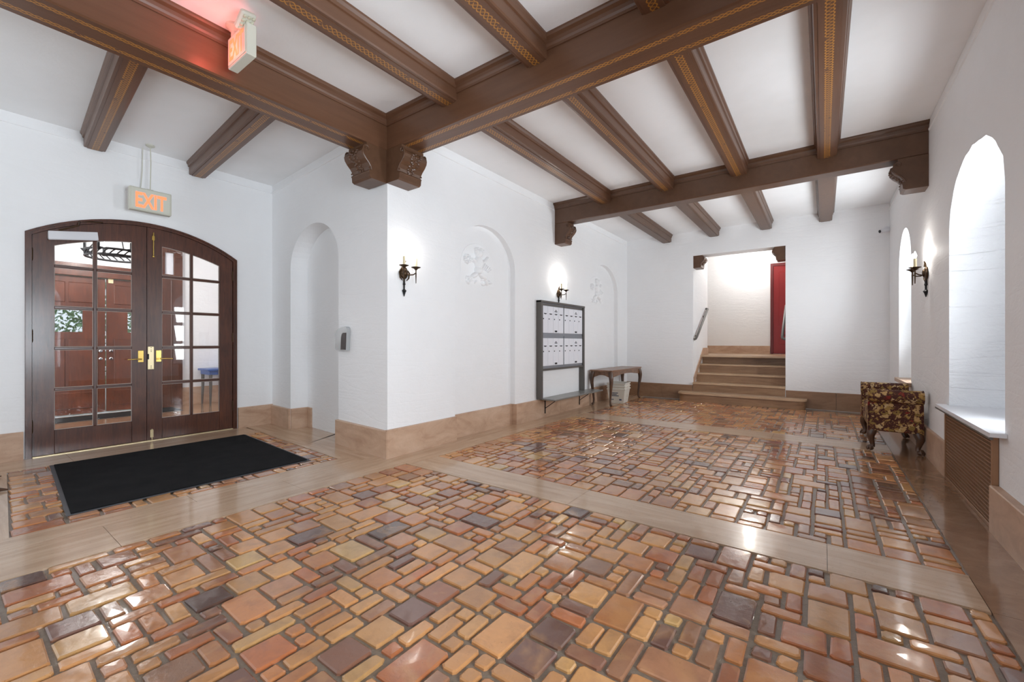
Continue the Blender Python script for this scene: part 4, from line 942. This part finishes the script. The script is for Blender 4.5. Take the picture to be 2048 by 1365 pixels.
point('exit_sign_glow', (-3.62, 1.27, 3.50), 1.5, 0.06, (1, 0.12, 0.08))

# ------------------------------------------------------------------ small wall things
e = empty('intercom_box', tuple(NA + NU * 0.92 + Vector((0, 0, 1.32))), math.atan2(NN.y, NN.x), 'small pale metal wall box with a dark recess beside the entrance niche', 'wall box')
m = MB(); pr = [(-0.135, -0.14), (0.125, -0.14), (0.145, 0.09), (0.138, 0.13), (0.11, 0.15), (0.03, 0.146), (-0.06, 0.128), (-0.115, 0.10), (-0.14, 0.06)]
m.prism([(0, a, z) for a, z in pr], (0.05, 0, 0)); m.build('metal_cover', 'satin', e)
m = MB(); pr2 = [(0.0, -0.13), (0.12, -0.13), (0.135, 0.075), (0.06, 0.075), (0.03, 0.06), (0.012, 0.02)]; m.prism([(0.05, a, z) for a, z in pr2], (0.003, 0, 0)); m.build('dark_recess', 'darkslot', e)
m = MB(); m.tube([(0.02, -0.142, 0.09), (0.03, -0.155, 0.05), (0.03, -0.16, 0.02), (0.02, -0.150, -0.03)], [.006, .012, .010, .004], 8); m.build('side_catch', 'chrome', e, smooth=True)
e = empty('security_camera', (0.86, YF, 3.25), 0, 'small white security camera high in the far corner', 'camera')
m = MB(); m.lathe([(.05, 0), (.05, .012), (.03, .02)], (0.05, 0, 0.03), 12, Matrix.Rotation(PI / 2, 4, 'X')); m.tube([(0.05, -0.02, 0.03), (0.05, -0.05, 0.025), (0.02, -0.06, 0.0)], .012, 8); m.build('mount', 'white', e)
m = MB(); m.tube([(0.07, -0.05, 0.01), (-0.05, -0.12, -0.015)], .036, 14); bd_ = m.build('camera_body', 'white', e, smooth=True)
m = MB(); m.tube([(-0.048, -0.119, -0.0145), (-0.055, -0.123, -0.016)], .026, 14); m.build('lens', 'black', bd_)

# ------------------------------------------------------------------ the porch beyond the glass doors
PX, PY0, PY1, PZ = -10.5, -0.5, 4.3, 3.45
m = MB(); m.add([(PX, PY0, 0.0), (XD - 0.2, PY0, 0.0), (XD - 0.2, PY1, 0.0), (PX, PY1, 0.0)], [(0, 1, 2, 3)]); tag(m.build('floor_porch', 'border'), kind='structure')
wall('wall_porch_far', (PX, PY0, 0), (0, 1, 0), (1, 0, 0), PY1 - PY0, PZ, [dict(s0=0.80 - PY0, s1=2.96 - PY0, zb=0.0, pts=[(0.80 - PY0, 2.62), (2.96 - PY0, 2.62)], depth=0.2)])
wall('wall_porch_end', (PX, PY1, 0), (1, 0, 0), (0, -1, 0), XD - 0.2 - PX, PZ, [])
wall('wall_porch_side', (PX, PY0, 0), (1, 0, 0), (0, 1, 0), XD - 0.2 - PX, PZ, [])
wall('wall_porch_near', (XD - 0.22, PY0, 0), (0, 1, 0), (-1, 0, 0), PY1 - PY0, PZ, [dict(s0=DY0 - PY0, s1=DY1 - PY0, zb=0.0, pts=[(a - PY0, z) for a, z in DA], depth=0.02)])
m = MB(); m.add([(PX, PY0, PZ), (XD - 0.2, PY0, PZ), (XD - 0.2, PY1, PZ), (PX, PY1, PZ)], [(0, 1, 2, 3)]); tag(m.build('ceiling_porch', 'ceil'), kind='structure')
bp_ = empty('baseboard_porch', (0, 0, 0), kind='structure')
board(bp_, (PX, 2.98), (PX, PY1), (1, 0), h=0.36, mat='base'); board(bp_, (PX, PY0), (PX, 0.78), (1, 0), h=0.36, mat='base')
dr = empty('door_3', (PX, 1.88, 0), kind='structure')
m = MB(); m.bbox(-0.15, 0.03, -1.08, -0.99, 0, 2.66, .006); m.bbox(-0.15, 0.03, 0.99, 1.08, 0, 2.66, .006); m.bbox(-0.15, 0.03, -0.99, 0.99, 2.44, 2.66, .006); m.build('door_frame', 'redwood', dr)
for s_ in (-1, 1):
    m = MB(); a, b = (-0.985, -0.008) if s_ < 0 else (0.008, 0.985)
    wa, wb = (-0.68, -0.30) if s_ < 0 else (0.30, 0.68); z1, z2 = 1.46, 1.84
    m.box(-0.10, -0.05, a, wa, 0.02, 2.43); m.box(-0.10, -0.05, wb, b, 0.02, 2.43); m.box(-0.10, -0.05, wa, wb, 0.02, z1); m.box(-0.10, -0.05, wa, wb, z2, 2.43); lf = m.build('door_leaf', 'redwood', dr)
    for (pa, pb, za, zb) in ((a + .10, (a + b) / 2 - .02, 1.98, 2.33), ((a + b) / 2 + .02, b - .10, 1.98, 2.33), (a + .10, (a + b) / 2 - .02, 0.50, 1.34), ((a + b) / 2 + .02, b - .10, 0.50, 1.34), (a + .10, b - .10, 0.12, 0.40)):
        m = MB(); m.bbox(-0.052, -0.034, pa, pb, za, zb, .012); m.build('door_panel', 'redwood', lf)
    m = MB(); m.box(-0.077, -0.073, wa, wb, z1, z2); m.build('glass_pane', 'glass', lf)
    m = MB(); m.lathe([(.026, 0), (.026, .01), (.016, .016)], (-0.05, s_ * 0.07, 1.12), 12, Matrix.Rotation(PI / 2, 4, 'Y')); m.lathe([(.026, 0), (.026, .01), (.016, .016)], (-0.05, s_ * 0.07, 0.98), 12, Matrix.Rotation(PI / 2, 4, 'Y')); m.build('lock_rose', 'chrome', lf)
m = MB(); m.bbox(-0.05, -0.03, 0.03, 0.10, 2.36, 2.46, .004); m.build('top_bolt', 'brassmatte', dr)
# tall wooden side panel; an opaque white plate paints its small lit window
sp = empty('wooden_pilaster', (PX + 0.03, 2.83, 0), 0, 'tall dark wooden panel with a white plate painted as a small lit window beside the outer doors', 'panel')
m = MB(); m.box(0.0, 0.06, -0.17, -0.12, 0, 3.3); m.box(0.0, 0.06, 0.02, 0.16, 0, 3.3); m.box(0, 0.06, -0.12, 0.02, 0, 2.62); m.box(0, 0.06, -0.12, 0.02, 3.05, 3.3); m.build('panel_body', 'doorwood', sp)
m = MB(); m.box(0.005, 0.012, -0.12, 0.02, 2.62, 3.05); m.build('lit_window_plate', 'boxdoor', sp)
m = MB(); m.tube([(0.065, -0.02, 0.05), (0.065, -0.02, 2.5)], 0.012, 6); m.build('astragal', 'doorwood', sp)
# ring chandelier
ch = empty('ring_chandelier', (-8.8, 1.70, 2.58), 0, 'black iron ring chandelier hanging behind the glass doors', 'chandelier')
m = MB()
for z in (0.0, 0.085): m.tube([(0.36 * math.cos(2 * PI * i / 28), 0.36 * math.sin(2 * PI * i / 28), z) for i in range(29)], 0.017, 6)
m.build('ring', 'black', ch)
m = MB()
for i in range(28):
    a = 2 * PI * i / 28; b = a + 2 * PI / 28
    m.tube([(0.36 * math.cos(a), 0.36 * math.sin(a), 0.0), (0.365 * math.cos((a + b) / 2), 0.365 * math.sin((a + b) / 2), 0.05), (0.36 * math.cos(b), 0.36 * math.sin(b), 0.085)], 0.009, 5)
m.build('ring_scrollwork', 'black', ch)
for i in range(6):
    a = 2 * PI * i / 6 + 0.25; x, y = 0.36 * math.cos(a), 0.36 * math.sin(a)
    m = MB(); m.lathe([(.02, .06), (.045, .09), (.05, .10), (.018, .10)], (x, y, 0), 10); m.lathe([(.018, .10), (.018, .20), (.015, .205)], (x, y, 0), 10); cn = m.build('candle_holder', 'black', ch)
    m = MB(); m.lathe([(.010, .204), (.017, .23), (.012, .26), (.002, .285)], (x, y, 0), 10); m.build('bulb', 'bulb', cn, smooth=True)
for i in range(3):
    a = 2 * PI * i / 3; m = MB(); m.tube([(0.36 * math.cos(a), 0.36 * math.sin(a), 0.09), (0, 0, 0.62)], 0.008, 6); m.build('chain', 'black', ch)
m = MB(); m.tube([(0, 0, 0.60), (0, 0, PZ - 2.58)], 0.012, 6); m.build('stem', 'black', ch)
point('chandelier_light', (-8.8, 1.70, 2.98), 40, 0.12, (1, 0.97, 0.92))
# blue table against the porch wall
bt = empty('blue_side_table', (-10.18, 3.62, 0.0), 0, 'small table with a blue top seen through the glass doors', 'table')
m = MB(); m.bbox(-0.28, 0.28, -0.36, 0.36, 0.70, 0.74, .008); m.bbox(-0.24, 0.24, -0.32, 0.32, 0.62, 0.70, .005); m.build('table_top', 'blue', bt)
for sx in (-1, 1):
    for sy in (-1, 1): m = MB(); m.tube([(sx * 0.21, sy * 0.29, 0.64), (sx * 0.21, sy * 0.29, 0.40), (sx * 0.22, sy * 0.30, 0.001)], [.032, .028, .018], 8); m.build('leg', 'framegrey', bt)
pm = empty('porch_mat', (-10.0, 1.9, 0.001), 0, 'dark mat on the porch floor before the outer doors', 'doormat')
m = MB(); m.prism([(-0.3, -0.9, 0), (0.3, -0.9, 0), (0.3, 0.9, 0), (-0.3, 0.9, 0)], (0, 0, 0.004)); m.build('rubber_edge', 'matedge', pm)
m = MB(); m.prism([(-0.28, -0.88, 0.003), (0.28, -0.88, 0.003), (0.28, 0.88, 0.003), (-0.28, 0.88, 0.003)], (0, 0, 0.010)); m.build('carpet_pile', 'mat', pm)
# greenery outside the outer doors
random.seed(21)
m = MB()
for i in range(7000):
    c = Vector((random.uniform(-14.5, -12.6), random.uniform(-1.2, 4.2), random.uniform(0.2, 2.9))); a = Vector((random.gauss(0, 1), random.gauss(0, 1), random.gauss(0, 1))).normalized(); b = a.orthogonal().normalized(); s_ = random.uniform(.04, .08)
    m.add([c - a * s_, c + b * s_ * .5, c + a * s_, c - b * s_ * .5], [(0, 1, 2, 3)])
hg = m.build('hedge_foliage', 'leaf'); tag(hg, 'pale green foliage outside the outer door lights', 'foliage', kind='stuff')
m = MB(); m.add([(-30, -10, -0.02), (PX - 0.2, -10, -0.02), (PX - 0.2, 14, -0.02), (-30, 14, -0.02)], [(0, 1, 2, 3)]); tag(m.build('ground', 'grout'), kind='structure')
